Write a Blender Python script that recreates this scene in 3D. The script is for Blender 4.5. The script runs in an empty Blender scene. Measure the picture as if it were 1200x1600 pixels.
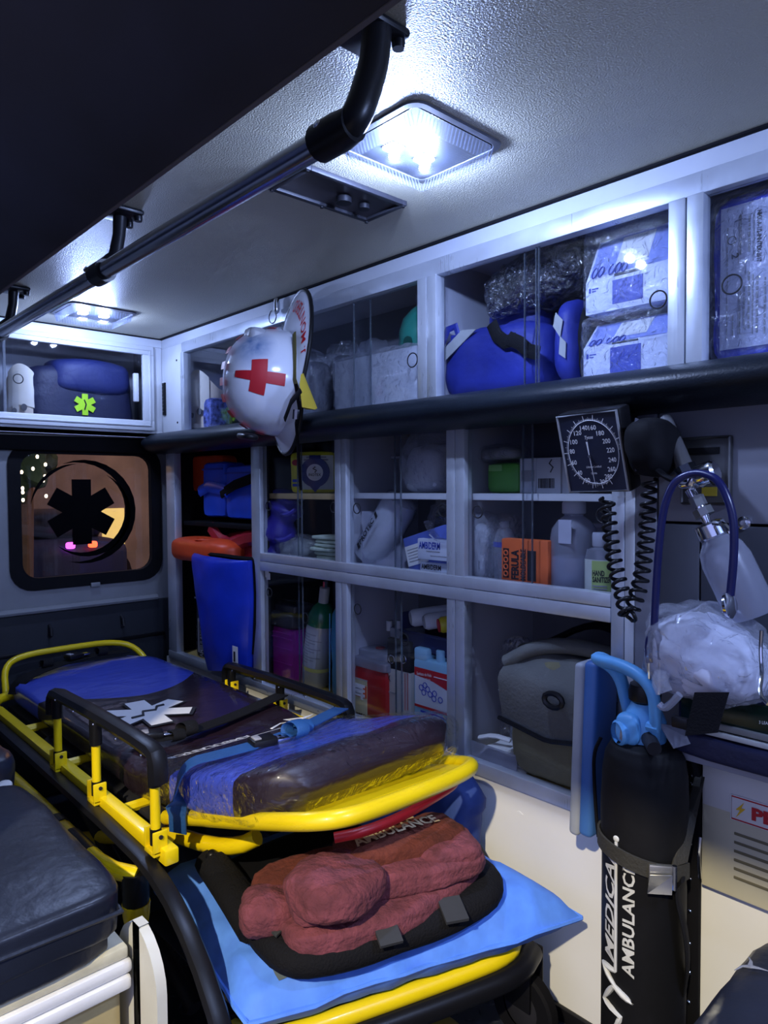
import bpy, bmesh, math, random
from mathutils import Vector, Matrix, noise
random.seed(4)
S = bpy.context.scene
COL = S.collection
V = Vector
R = math.radians

# ---------------------------------------------------------------- camera
FPX, YAW, PITCH, ROLL, CAMZ = 1100.0, R(42.78), R(2.04), R(-0.34), 1.145
fw = V((-math.cos(YAW)*math.cos(PITCH), math.sin(YAW)*math.cos(PITCH), -math.sin(PITCH)))
_r = V((math.sin(YAW), math.cos(YAW), 0)); _u = _r.cross(fw)
rt = _r*math.cos(ROLL) + _u*math.sin(ROLL)
up = _u*math.cos(ROLL) - _r*math.sin(ROLL)
CAM = V((0, 0, CAMZ))
cd = bpy.data.cameras.new('camera'); cam = bpy.data.objects.new('camera', cd); COL.objects.link(cam)
cd.sensor_fit = 'VERTICAL'; cd.sensor_height = 36.0; cd.lens = 36.0*FPX/1600.0; cd.clip_start = 0.02; cd.clip_end = 200
mw = Matrix((rt, up, -fw)).transposed().to_4x4(); mw.translation = CAM
cam.matrix_world = mw
S.camera = cam

# ---------------------------------------------------------------- world, exposure, lights
w = bpy.data.worlds.new('night'); S.world = w; w.use_nodes = True
w.node_tree.nodes['Background'].inputs[0].default_value = (0.16, 0.19, 0.40, 1)
w.node_tree.nodes['Background'].inputs[1].default_value = 1.3
S.view_settings.view_transform = 'Standard'; S.view_settings.look = 'None'
S.view_settings.exposure = 1.05; S.view_settings.gamma = 1.0; S.view_settings.use_curve_mapping = False
try:
    S.cycles.transparent_max_bounces = 24; S.cycles.max_bounces = 8; S.cycles.sample_clamp_indirect = 4
except Exception: pass

def lamp(name, typ, loc, col, e, size=.03, par=None):
    l = bpy.data.lights.new(name, typ); l.color = col; l.energy = e
    if typ == 'POINT': l.shadow_soft_size = size
    o = bpy.data.objects.new(name, l); COL.objects.link(o); o.location = loc
    if par: o.parent = par
    return o
LED = (0.44, 0.575, 1.0)
# warm street lamp outside the open side door, orange lamps in the street behind
lamp('street_light', 'POINT', (1.02, -2.5, 3.53), (1.0, .88, .62), 470, .05)
lamp('street_light', 'POINT', (-9.0, 6.0, 3.4), (1.0, .50, .16), 190, .15)
lamp('street_light', 'POINT', (-7.5, -.5, 2.5), (1.0, .6, .25), 25, .15)

# ---------------------------------------------------------------- pixel of the photo -> point on a plane of the place
def ray(x, y): return fw + rt*((x-600)/FPX) - up*((y-800)/FPX)
def at(x, y, Y): d = ray(x, y); return CAM + d*(Y/d.y)
def atz(x, y, z): d = ray(x, y); return CAM + d*((z-CAMZ)/d.z)
def atx(x, y, X): d = ray(x, y); return CAM + d*(X/d.x)
def dep(P): return (P-CAM).dot(fw)

# ---------------------------------------------------------------- materials
def nodes_of(name):
    m = bpy.data.materials.new(name); m.use_nodes = True
    nt = m.node_tree; return m, nt, nt.nodes, nt.links
def M(name, col, rough=.5, metal=0., var=.12, vs=9., bump=0., bs=80., coat=0., spec=.5, emit=None, es=1., bt='NOISE', trans=0.):
    m, nt, N, L = nodes_of(name); b = N['Principled BSDF']
    tc = N.new('ShaderNodeTexCoord')
    n = N.new('ShaderNodeTexNoise'); n.inputs['Scale'].default_value = vs; n.inputs['Detail'].default_value = 5
    L.new(tc.outputs['Object'], n.inputs['Vector'])
    r = N.new('ShaderNodeValToRGB'); c = V(col)
    r.color_ramp.elements[0].position = .3; r.color_ramp.elements[1].position = .7
    r.color_ramp.elements[0].color = (*[max(0, x*(1-var)) for x in c], 1); r.color_ramp.elements[1].color = (*[min(1, x*(1+var)) for x in c], 1)
    L.new(n.outputs['Fac'], r.inputs['Fac']); L.new(r.outputs['Color'], b.inputs['Base Color'])
    b.inputs['Roughness'].default_value = rough; b.inputs['Metallic'].default_value = metal
    b.inputs['Coat Weight'].default_value = coat; b.inputs['Coat Roughness'].default_value = .06
    b.inputs['Specular IOR Level'].default_value = spec
    if trans: b.inputs['Transmission Weight'].default_value = trans
    if emit: b.inputs['Emission Color'].default_value = (*emit, 1); b.inputs['Emission Strength'].default_value = es
    if bump:
        if bt == 'VOR':
            t = N.new('ShaderNodeTexVoronoi'); out = 'Distance'
        else:
            t = N.new('ShaderNodeTexNoise'); t.inputs['Detail'].default_value = 3; out = 'Fac'
        t.inputs['Scale'].default_value = bs; L.new(tc.outputs['Object'], t.inputs['Vector'])
        bp = N.new('ShaderNodeBump'); bp.inputs['Strength'].default_value = bump; bp.inputs['Distance'].default_value = .004
        L.new(t.outputs[out], bp.inputs['Height']); L.new(bp.outputs['Normal'], b.inputs['Normal'])
        if coat: L.new(bp.outputs['Normal'], b.inputs['Coat Normal'])
    return m
def G(name, tint=(.93, .95, .97), base=.03, rough=.03, fres=1.45, bump=0., bs=30., milk=0., mcol=(.7, .72, .8)):
    """clear sheet: see-through with a fresnel sheen, optionally a little milky"""
    m, nt, N, L = nodes_of(name); N.remove(N['Principled BSDF']); out = N['Material Output']
    t = N.new('ShaderNodeBsdfTransparent'); t.inputs[0].default_value = (*tint, 1)
    g = N.new('ShaderNodeBsdfGlossy'); g.inputs['Roughness'].default_value = rough; g.inputs['Color'].default_value = (.95, .96, 1, 1)
    f = N.new('ShaderNodeLayerWeight'); f.inputs['Blend'].default_value = .5
    pw = N.new('ShaderNodeMath'); pw.operation = 'POWER'; pw.inputs[1].default_value = 5; L.new(f.outputs['Facing'], pw.inputs[0])
    a = N.new('ShaderNodeMath'); a.operation = 'MULTIPLY_ADD'; a.inputs[1].default_value = .8; a.inputs[2].default_value = base+((fres-1)/(fres+1))**2; a.use_clamp = True
    mx = N.new('ShaderNodeMixShader'); L.new(pw.outputs[0], a.inputs[0]); L.new(a.outputs[0], mx.inputs[0])
    first = t
    if milk:
        d = N.new('ShaderNodeBsdfDiffuse'); d.inputs[0].default_value = (*mcol, 1)
        tl = N.new('ShaderNodeBsdfTranslucent'); tl.inputs[0].default_value = (*mcol, 1)
        m3 = N.new('ShaderNodeMixShader'); m3.inputs[0].default_value = .4
        L.new(d.outputs[0], m3.inputs[1]); L.new(tl.outputs[0], m3.inputs[2])
        m2 = N.new('ShaderNodeMixShader'); m2.inputs[0].default_value = milk
        L.new(t.outputs[0], m2.inputs[1]); L.new(m3.outputs[0], m2.inputs[2]); first = m2
    L.new(first.outputs[0], mx.inputs[1]); L.new(g.outputs[0], mx.inputs[2]); L.new(mx.outputs[0], out.inputs[0])
    if bump:
        tc = N.new('ShaderNodeTexCoord'); n = N.new('ShaderNodeTexNoise'); n.inputs['Scale'].default_value = bs; n.inputs['Detail'].default_value = 4
        n.inputs['Distortion'].default_value = 1.2
        L.new(tc.outputs['Object'], n.inputs['Vector'])
        bp = N.new('ShaderNodeBump'); bp.inputs['Strength'].default_value = bump; bp.inputs['Distance'].default_value = .025
        L.new(n.outputs['Fac'], bp.inputs['Height']); L.new(bp.outputs['Normal'], g.inputs['Normal']); L.new(bp.outputs['Normal'], f.inputs['Normal'])
    return m

def ALU():
    m = M('brushed_aluminium', (.55, .585, .65), .34, .45, .18, 6, 0)
    nt = m.node_tree; N = nt.nodes; L = nt.links
    tc = N.new('ShaderNodeTexCoord'); mp = N.new('ShaderNodeMapping'); mp.inputs['Scale'].default_value = (300, 300, 8)
    n = N.new('ShaderNodeTexNoise'); n.inputs['Scale'].default_value = 1.; n.inputs['Detail'].default_value = 2
    L.new(tc.outputs['Object'], mp.inputs['Vector']); L.new(mp.outputs[0], n.inputs['Vector'])
    n2 = N.new('ShaderNodeTexNoise'); n2.inputs['Scale'].default_value = 14; L.new(tc.outputs['Object'], n2.inputs['Vector'])
    ad = N.new('ShaderNodeMath'); ad.operation = 'MULTIPLY_ADD'; ad.inputs[1].default_value = .30
    mm = N.new('ShaderNodeMath'); mm.operation = 'MULTIPLY'; mm.inputs[1].default_value = .5; L.new(n2.outputs[0], mm.inputs[0])
    L.new(n.outputs[0], ad.inputs[0]); L.new(mm.outputs[0], ad.inputs[2]); L.new(ad.outputs[0], N['Principled BSDF'].inputs['Roughness'])
    return m
alu = ALU()
white = M('white_laminate', (.62, .64, .68), .42, var=.04)
cream = M('cream_panel', (.80, .79, .76), .45, var=.05, vs=4)
grey = M('grey_panel', (.30, .31, .37), .5, var=.06)
dgrey = M('dark_grey_plastic', (.02, .02, .025), .5, spec=.3)
ceilm = M('textured_ceiling', (.47, .44, .33), .40, var=.05, vs=3, bump=.6, bs=320)
black = M('black_plastic', (.007, .007, .009), .36, spec=.3)
blackm = M('black_matte', (.006, .006, .008), .75, spec=.12)
vinyl = M('black_vinyl', (.009, .013, .020), .36, bump=.18, bs=260, var=.2, spec=.3)
vinyl2 = M('worn_seat_vinyl', (.014, .018, .034), .34, bump=.35, bs=40, var=.3, vs=5)
chrome = M('chrome', (.75, .77, .82), .12, 1., 0.03)
steel = M('polished_steel_tube', (.55, .57, .62), .2, 1., .06)
yel = M('yellow_powder_coat', (.90, .66, .004), .34, var=.05, coat=.3)
red = M('red_plastic', (.55, .012, .016), .4)
redc = M('red_print', (.50, .010, .02), .5, var=.05)
orange = M('orange_vinyl', (.80, .075, .015), .45, bump=.1, bs=25)
bluev = M('blue_vinyl', (.006, .035, .50), .40, bump=.12, bs=30, var=.2)
bluebag = M('royal_blue_nylon', (.012, .022, .23), .6, bump=.3, bs=60, var=.25)
navy = M('navy_nylon', (.010, .013, .05), .6, bump=.3, bs=90)
navyh = M('navy_rubber', (.008, .010, .07), .3)
glass = G('acrylic_pane', (.96, .97, .98), 0., .03, 1.28)
edgeg = G('acrylic_edge', (.55, .58, .62), .06, .2, 1.4, 0, 20, .25, (.3, .34, .4))
wrap = G('crinkled_clear_plastic', (.95, .96, .98), .10, .16, 1.5, 1.0, 42)
wrapm = G('milky_plastic_bag', (.94, .95, .98), .04, .10, 1.5, 1.0, 34, .30)
foil = G('dark_shiny_wrap', (.45, .43, .43), .22, .16, 1.6, 1.0, 45)
frost = G('frosted_plastic', (.86, .88, .93), .03, .2, 1.45, .2, 20, .45, (.55, .57, .66))
frost2 = G('frosted_bottle_plastic', (.80, .82, .90), .03, .25, 1.45, 0, 20, .55, (.50, .52, .62))
ink = M('black_print', (.012, .012, .018), .6, var=.05)
inkw = M('white_print', (.82, .82, .84), .5, var=.05)
inkg = M('faded_grey_print', (.30, .30, .33), .6, var=.1)
inkb = M('blue_print', (.012, .04, .42), .5, var=.1)
paper = M('white_paper', (.80, .80, .78), .7, var=.05)
skyb = M('light_blue_plastic', (.13, .42, .78), .45, var=.08)
wood = M('pale_wood_shelf', (.55, .40, .18), .55, var=.15, vs=12)
beige = M('beige_foam', (.62, .52, .42), .7, var=.08)

# ---------------------------------------------------------------- mesh builder
class MB:
    def __init__(s): s.v = []; s.f = []; s.mi = []; s.cur = 0
    def add(s, vs, fs, T=None):
        k = len(s.v)
        s.v += [(T @ V(v)) if T is not None else V(v) for v in vs]
        s.f += [tuple(i+k for i in f) for f in fs]; s.mi += [s.cur]*len(fs); return s
    def box(s, a, b, bev=0., T=None, seg=2):
        """axis box between corners a and b"""
        a = V(a); b = V(b); c = (a+b)/2; d = (b-a)
        if bev <= 0:
            x0, y0, z0 = [min(a[i], b[i]) for i in range(3)]; x1, y1, z1 = [max(a[i], b[i]) for i in range(3)]
            return s.add([(x0,y0,z0),(x1,y0,z0),(x1,y1,z0),(x0,y1,z0),(x0,y0,z1),(x1,y0,z1),(x1,y1,z1),(x0,y1,z1)],
                         [(3,2,1,0),(4,5,6,7),(0,1,5,4),(1,2,6,5),(2,3,7,6),(3,0,4,7)], T)
        bm = bmesh.new(); bmesh.ops.create_cube(bm, size=1)
        for v in bm.verts: v.co = V((v.co.x*abs(d.x), v.co.y*abs(d.y), v.co.z*abs(d.z))) + c
        bmesh.ops.bevel(bm, geom=bm.edges[:], offset=min(bev, .45*min(abs(x) for x in d)), segments=seg, profile=.5, affect='EDGES')
        bm.verts.index_update()
        s.add([v.co.copy() for v in bm.verts], [[v.index for v in f.verts] for f in bm.faces], T); bm.free(); return s
    def tube(s, pts, r, seg=10, closed=False, flat=1., upv=None):
        pts = [V(p) for p in pts]; n = len(pts); rr = r if isinstance(r, (list, tuple)) else [r]*n
        tan = []
        for i in range(n):
            a = pts[(i-1) % n] if (closed or i > 0) else pts[i]; b = pts[(i+1) % n] if (closed or i < n-1) else pts[i]
            t = (b-a); tan.append(t.normalized() if t.length > 1e-9 else V((0,0,1)))
        ref = V(upv) if upv is not None else (V((0,0,1)) if abs(tan[0].z) < .9 else V((1,0,0)))
        nv = (ref - tan[0]*ref.dot(tan[0])).normalized(); vs = []
        for i in range(n):
            if upv is not None: nv = (ref - tan[i]*ref.dot(tan[i])).normalized()
            else: nv = (nv - tan[i]*nv.dot(tan[i])).normalized()
            bn = tan[i].cross(nv)
            for k in range(seg):
                a = 2*math.pi*k/seg; vs.append(pts[i] + (bn*math.cos(a) + nv*math.sin(a)*flat)*rr[i])
        fs = []
        m = n if closed else n-1
        for i in range(m):
            for k in range(seg):
                a = i*seg+k; b = i*seg+(k+1) % seg; c = ((i+1) % n)*seg+(k+1) % seg; d = ((i+1) % n)*seg+k
                fs.append((a, b, c, d))
        if not closed: fs += [tuple(range(seg))[::-1], tuple((n-1)*seg+k for k in range(seg))]
        return s.add(vs, fs)
    def lathe(s, prof, seg=20, T=None, cap=True):
        vs = []; fs = []
        for r, z in prof:
            for k in range(seg):
                a = 2*math.pi*k/seg; vs.append((r*math.cos(a), r*math.sin(a), z))
        for i in range(len(prof)-1):
            for k in range(seg):
                fs.append((i*seg+k, i*seg+(k+1) % seg, (i+1)*seg+(k+1) % seg, (i+1)*seg+k))
        if cap: fs += [tuple(range(seg))[::-1], tuple((len(prof)-1)*seg+k for k in range(seg))]
        return s.add(vs, fs, T)
    def prism(s, poly, d, T=None):
        """polygon in local xy extruded to z = d"""
        n = len(poly); vs = [(x, y, 0) for x, y in poly] + [(x, y, d) for x, y in poly]
        fs = [tuple(range(n))[::-1], tuple(range(n, 2*n))] + [(i, (i+1) % n, n+(i+1) % n, n+i) for i in range(n)]
        return s.add(vs, fs, T)
    def slab(s, P, th):
        """thick quad from 4 corners, th along its normal"""
        P = [V(p) for p in P]; nn = (P[1]-P[0]).cross(P[3]-P[0]).normalized()*th
        return s.add(P+[p+nn for p in P], [(3,2,1,0),(4,5,6,7),(0,1,5,4),(1,2,6,5),(2,3,7,6),(3,0,4,7)])
    def grid(s, fn, nu, nv, T=None):
        vs = [fn(i/nu, j/nv) for j in range(nv+1) for i in range(nu+1)]
        fs = [(j*(nu+1)+i, j*(nu+1)+i+1, (j+1)*(nu+1)+i+1, (j+1)*(nu+1)+i) for j in range(nv) for i in range(nu)]
        return s.add(vs, fs, T)
    def soft(s, c, size, n=9, p=4., amp=0., fr=7., seed=0, T=None, fn=None, crease=False):
        """rounded, slightly lumpy body; c = centre of its base"""
        idx = {}; vs = []; fs = []
        sx, sy, sz = size
        def vid(q):
            k = tuple(round(x*1000) for x in q)
            if k not in idx: idx[k] = len(vs); vs.append(q)
            return idx[k]
        for ax in range(3):
            for sg in (-1, 1):
                for i in range(n):
                    for j in range(n):
                        quad = []
                        for di, dj in ((0,0),(1,0),(1,1),(0,1)):
                            a = -1+2*(i+di)/n; b = -1+2*(j+dj)/n; q = [0,0,0]; q[ax] = sg; q[(ax+1) % 3] = a; q[(ax+2) % 3] = b
                            quad.append(vid(tuple(q)))
                        fs.append(tuple(quad if sg > 0 else quad[::-1]))
        out = []
        for q in vs:
            l = sum(abs(x)**p for x in q)**(1/p); u = V(q)/l
            pt = V((u.x*sx/2, u.y*sy/2, u.z*sz/2))
            if amp:
                k = noise.noise(pt*fr + V((seed*7.3, seed*3.1, seed))) + .5*noise.noise(pt*fr*2.3 + V((seed, 5, seed*2)))
                if crease:
                    k = 0; sd3 = V((seed*7.3, seed*3.1, seed))
                    for o_ in range(3): k += (.6-2.2*abs(noise.noise(pt*fr*(1, 1.9, 3.7)[o_]+sd3*(o_+1))))*(1, .55, .3)[o_]
                pt += u.normalized()*amp*k
            pt.z += sz/2
            if fn: pt = V(fn(pt))
            out.append(pt + V(c))
        return s.add(out, fs, T)
    def ring(s, c, r, t, axis='Y', seg=24):
        c = V(c); e = {'Y': (V((1,0,0)), V((0,0,1))), 'X': (V((0,1,0)), V((0,0,1))), 'Z': (V((1,0,0)), V((0,1,0)))}[axis]
        return s.tube([c + e[0]*r*math.cos(2*math.pi*i/seg) + e[1]*r*math.sin(2*math.pi*i/seg) for i in range(seg)], t, 6, True)

def rough_up(o, amp, fr, seed=0):
    me = o.data; me.update(); nn = [v.normal.copy() for v in me.vertices]
    for v, n_ in zip(me.vertices, nn):
        k = noise.noise(v.co*fr+V((seed, 0, 0)))+.6*noise.noise(v.co*fr*2.7+V((0, seed, 3)))+.35*noise.noise(v.co*fr*7); v.co += n_*amp*k
    me.update(); return o
def org(o):
    while o.parent: o = o.parent
    return o.location
def mk(name, mb, mat, par=None, local=False, ang=38, kind=None):
    vs = mb.v; loc = None
    if par is not None and not local:
        o = org(par); vs = [v-o for v in vs]
    elif par is None and not local:
        lo = V([min(v[i] for v in vs) for i in range(3)]); hi = V([max(v[i] for v in vs) for i in range(3)])
        loc = V(((lo.x+hi.x)/2, (lo.y+hi.y)/2, lo.z)); vs = [v-loc for v in vs]
    me = bpy.data.meshes.new(name); me.from_pydata([tuple(v) for v in vs], [], mb.f); me.update()
    mats = mat if isinstance(mat, (list, tuple)) else [mat]
    for m in mats: me.materials.append(m)
    if len(mats) > 1: me.polygons.foreach_set('material_index', mb.mi)
    me.polygons.foreach_set('use_smooth', [True]*len(me.polygons))
    bm = bmesh.new(); bm.from_mesh(me); bmesh.ops.recalc_face_normals(bm, faces=bm.faces); bm.to_mesh(me); bm.free()
    me.set_sharp_from_angle(angle=R(ang))
    ob = bpy.data.objects.new(name, me); COL.objects.link(ob)
    if par is not None: ob.parent = par
    if loc is not None: ob.location = loc
    if kind: ob['kind'] = kind
    return ob
def tag(o, label, cat, group=None, kind=None):
    if label: o['label'] = label
    if cat: o['category'] = cat
    if group: o['group'] = group
    if kind: o['kind'] = kind
    return o
def thing(name, label, cat, loc=(0,0,0), rot=None, group=None, kind=None):
    o = bpy.data.objects.new(name, None); COL.objects.link(o); o.location = loc; o.empty_display_size = .05
    if rot is not None:
        if isinstance(rot, Matrix): o.rotation_euler = rot.to_euler()
        else: o.rotation_euler = rot
    return tag(o, label, cat, group, kind)
def dup(o, parent=None):
    c = o.copy(); COL.objects.link(c); c.parent = parent
    for ch in o.children: dup(ch, c)
    return c
def lbl(o, s): o['label'] = s; return o

_fc = {}
def text_mesh(sx, bold=0., shear=0., sp=1.):
    k = (sx, bold, shear, sp)
    if k in _fc: return _fc[k]
    cu = bpy.data.curves.new('t', 'FONT'); cu.body = sx; cu.size = 1; cu.resolution_u = 2; cu.offset = bold; cu.shear = shear; cu.space_character = sp
    ob = bpy.data.objects.new('t', cu); COL.objects.link(ob); bpy.context.view_layer.update()
    me = bpy.data.meshes.new_from_object(ob)
    vs = [v.co.copy() for v in me.vertices]; fs = [tuple(p.vertices) for p in me.polygons]
    bpy.data.objects.remove(ob); bpy.data.curves.remove(cu); bpy.data.meshes.remove(me)
    x0 = min(v.x for v in vs); x1 = max(v.x for v in vs); y0 = min(v.y for v in vs); y1 = max(v.y for v in vs)
    vs = [((v.x-x0)/(x1-x0), (v.y-y0)/max(1e-6, y1-y0)) for v in vs]
    _fc[k] = (vs, fs); return _fc[k]
def text3(s, fn, mat, par, name='lettering', bold=.01, shear=0., local=False, sp=1.):
    """lettering mapped by fn(u, v) onto a surface"""
    vs, fs = text_mesh(s, bold, shear, sp); mb = MB(); mb.add([fn(u, v) for u, v in vs], fs)
    return mk(name, mb, mat, par, local)
def tfit(s, p0, p1, h, Y, mat, par, bold=.01, shear=0., name='lettering', off=.0016):
    """lettering on a plane facing the aisle: baseline from pixel p0 to p1, h pixels tall"""
    A = at(*p0, Y); B = at(*p1, Y); b = B-A; n = V((-b.z, 0, b.x)).normalized(); hh = h*dep(A)/FPX
    if abs(p1[1]-p0[1]) > abs(p1[0]-p0[0]):
        hh *= 1.35
    return text3(s, lambda u, v: A + b*u + n*hh*v + V((0, -off, 0)), mat, par, name, bold, shear)
def lab(x0, y0, x1, y1, Y, mat, par, name='label', th=.0012):
    A = at(x0, y0, Y); B = at(x1, y1, Y)
    return mk(name, MB().box((A.x, Y-th, A.z), (B.x, Y+.0004, B.z)), mat, par)
def fr(x0, x1, ytop, Y):
    """X range and top height of something whose front face at depth Y spans these pixels"""
    a = at(x0, ytop, Y); b = at(x1, ytop, Y); c = at((x0+x1)/2, ytop, Y); return a.x, b.x, c.z
def star(r, wd):
    """six-armed star of life outline"""
    P = []
    for k in range(6):
        a = R(90+60*k); d = V((math.cos(a), math.sin(a))); n = V((-d.y, d.x))
        q = wd*math.sqrt(3)
        P += [tuple(d*q*1.0 + n*-wd), tuple(d*r - n*wd), tuple(d*r + n*wd), tuple(d*q + n*wd)]
    return [P[i] for k in range(6) for i in (4*k+1, 4*k+2, 4*k+3)]
WY, ZC, XB, XF = 1.28, 1.74, -2.69, .85
# ================================================================ THE SETTING
def struct(name, mb, mat, label=None, par=None, **k):
    o = mk(name, mb, mat, par, **k); o['kind'] = 'structure'
    if label: o['label'] = label
    return o
BK = 1.60
floor_m = M('dark_tread_plate', (.022, .028, .045), .38, .3, .25, 6)
flo = struct('floor', MB().box((-2.95, -.3, -.04), (XF, BK, 0)), floor_m, 'dark blue-grey tread plate floor of the ambulance')
mb = MB(); 
for i in range(34):
    for j in range(30):
        x = -1.75+i*.036; y = .30+j*.036; a = R(45 if (i+j) % 2 else -45)
        T = Matrix.Translation((x, y, 0)) @ Matrix.Rotation(a, 4, 'Z')
        mb.add([(-.013,0,0),(0,-.004,0),(.013,0,0),(0,.004,0),(-.006,0,.0018),(.006,0,.0018)], [(0,1,4),(1,5,4),(1,2,5),(2,3,5),(3,4,5),(3,0,4)], T)
mk('tread_pattern', mb, floor_m, flo, kind='stuff')
cei = struct('ceiling', MB().box((-2.95, -.3, ZC), (XF, BK, ZC+.05)), ceilm, 'grey pebbled ceiling lining')
struct('trim_1', MB().box((XB, WY-.012, ZC-.004), (XF, WY+.01, ZC+.002)).box((XB-.02, -.1, ZC-.004), (XB+.008, WY, ZC+.002)), blackm, 'thin dark seam between ceiling and cabinets')

# right wall: white lower panel, panels beside the cylinder, back of the cabinets
wr = struct('wall_right', MB().box((-2.95, BK, 0), (XF, BK+.05, ZC)), M('cabinet_lining', (.26, .26, .30), .6), 'ambulance side wall behind the cabinets')
mk('lower_panel', MB().box((-2.69, WY, 0), (-.66, WY+.02, .464)), cream, wr)
mk('lower_panel', MB().box((-.658, WY+.004, 0), (XF, WY+.02, .66)), cream, wr)
P1 = M('mid_grey_laminate', (.22, .225, .27), .42, var=.05); P2 = M('charcoal_laminate', (.085, .09, .11), .42, var=.05)
mk('panel', MB().box((-.668, WY, .46), (-.626, WY+.02, 1.30), .002), P1, wr)
mk('panel', MB().box((-.622, WY, 1.078), (XF, WY+.02, 1.30), .002), P1, wr)
mk('panel', MB().box((-.622, WY, .662), (-.545, WY+.02, 1.073), .002), P2, wr)
mk('panel', MB().box((-.542, WY, .662), (XF, WY+.02, 1.073), .002), P2, wr)
mk('backing', MB().box((-.69, WY+.022, 0), (XF, WY+.04, 1.34)), blackm, wr)
a = at(1163, 817, WY)
mk('screw', MB().lathe([(.0115, 0), (.0115, .004), (.008, .006)], 18, Matrix.Translation(a+V((0,0,0))) @ Matrix.Rotation(R(90), 4, 'X')).lathe([(.005,.004),(.005,.0065)], 6, Matrix.Translation(a) @ Matrix.Rotation(R(90), 4, 'X')), steel, wr)
for px, py in ((745, 1238), (735, 1255), (728, 1270), (722, 1285), (812, 1270)):
    a = at(px, py, WY); mk('chip', MB().prism([(-.009, 0), (.002, -.004), (.01, -.001), (-.001, .004)], .0006, Matrix.Translation(a) @ Matrix.Rotation(R(90), 4, 'X')), paper, wr)
struct('baseboard_right', MB().box((-2.69, WY-.012, 0), (XF, WY, .03), .003), black, 'black strip along the foot of the side wall')

# rear wall: door skin with a window
skin = M('grey_door_lining', (.22, .23, .25), .5, var=.06)
XW = -2.76
def rrect(y0, y1, z0, z1, r, n=5):
    P = []
    for cx, cz, a0 in ((y1-r, z1-r, 0), (y0+r, z1-r, 90), (y0+r, z0+r, 180), (y1-r, z0+r, 270)):
        for k in range(n+1): a = R(a0+90*k/n); P.append((cx+r*math.cos(a), cz+r*math.sin(a)))
    return P
def holed(y0, y1, z0, z1, hole, x0, x1):
    """plate in the YZ plane with a hole given as a loop"""
    n = len(hole); cy = (y0+y1)/2; cz = (z0+z1)/2; out = []
    hy = sum(p[0] for p in hole)/n; hz = sum(p[1] for p in hole)/n
    for p in hole:
        d = V((p[0]-hy, p[1]-hz)); t = 9e9
        if d.x > 1e-9: t = min(t, (y1-hy)/d.x)
        if d.x < -1e-9: t = min(t, (y0-hy)/d.x)
        if d.y > 1e-9: t = min(t, (z1-hz)/d.y)
        if d.y < -1e-9: t = min(t, (z0-hz)/d.y)
        out.append((hy+d.x*t, hz+d.y*t))
    vs = [(x0, *p) for p in hole] + [(x0, *p) for p in out] + [(x1, *p) for p in hole] + [(x1, *p) for p in out]; fs = []
    for i in range(n):
        j = (i+1) % n; fs += [(i, j, n+j, n+i), (2*n+i, 3*n+i, 3*n+j, 2*n+j), (i, 2*n+i, 2*n+j, j), (n+i, n+j, 3*n+j, 3*n+i)]
    return MB().add(vs, fs)
hole = rrect(.735, 1.285, .785, 1.30, .07)
wb = struct('wall_back', holed(.5, 1.36, .69, 1.345, hole, XW-.03, XW), skin, 'grey lined rear door around the window')
mk('side_panel', MB().box((XW-.03, -.3, .69), (XW, .5, 1.75)), skin, wb)
mk('lower_panel', MB().box((XW-.05, -.3, 0), (XW+.01, 1.36, .688), .006), M('black_door_carpet', (.010, .013, .022), .7), wb)
mk('corner_panel', MB().box((XW-.03, 1.36, 0), (XW, BK, 1.75)), blackm, wb)
mk('moulding', MB().tube([(XW+.012, -.1, .70), (XW+.012, .75, .70), (XW+.012, 1.27, .70)], .012, 8), skin, wb)
mk('ridge', MB().box((XW+.01, -.1, .54), (XW+.016, 1.3, .555), .003), black, wb)
for y in (.85, 1.12):
    mk('hook', MB().tube([(XW+.01, y, .64), (XW+.03, y, .63), (XW+.035, y, .605), (XW+.02, y, .60)], .006, 8), dgrey, wb)
mk('header_pad', MB().box((XW, -.1, 1.285), (XW+.03, 1.30, 1.35), .008), blackm, wb)
mk('header_piping', MB().tube([(XW+.035, y, 1.345-.006*math.sin(y*3)) for y in (.4, .6, .8, 1.0, 1.15, 1.22, 1.245)] + [(XW+.035, 1.25, 1.325)], .003, 6), M('pale_piping', (.45, .46, .38), .6), wb)
win = tag(mk('window_1', MB().prism(rrect(.735, 1.285, .785, 1.30, .07), .004, Matrix.Translation((XW-.02, 0, 0)) @ Matrix(((0,0,1,0),(1,0,0,0),(0,1,0,0),(0,0,0,1)))), G('tinted_window', (.72, .68, .62), .012, .02)), 'tinted rear door window with dark star decal', None, kind='structure')
YZ = Matrix(((0,0,1,0),(1,0,0,0),(0,1,0,0),(0,0,0,1)))   # local x->Y, y->Z, z->X
lp = rrect(.735, 1.285, .785, 1.30, .07)
gk = [(XW+.004, y, z) for y, z in lp]
li = rrect(.765, 1.255, .817, 1.275, .055)
vs = [(XW+.006, *p) for p in rrect(.722, 1.298, .772, 1.313, .08)] + [(XW+.006, *p) for p in li] + [(XW-.02, *p) for p in li]; n = len(li)
mk('gasket', MB().add(vs, [(i, (i+1) % n, n+(i+1) % n, n+i) for i in range(n)] + [(n+i, n+(i+1) % n, 2*n+(i+1) % n, 2*n+i) for i in range(n)]), blackm, win)
mk('clip', MB().box((XW, 1.005, .765), (XW+.012, 1.04, .782), .002), skin, win)
c = atx(130, 800, XW)
T = Matrix.Translation((XW-.014, c.y, c.z)) @ YZ
decal = M('dark_decal', (.002, .002, .003), .8, spec=.02)
lbl(mk('star_decal', MB().prism(star(.125, .036), .001, T), decal, win), 'dark star of life decal')
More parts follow.
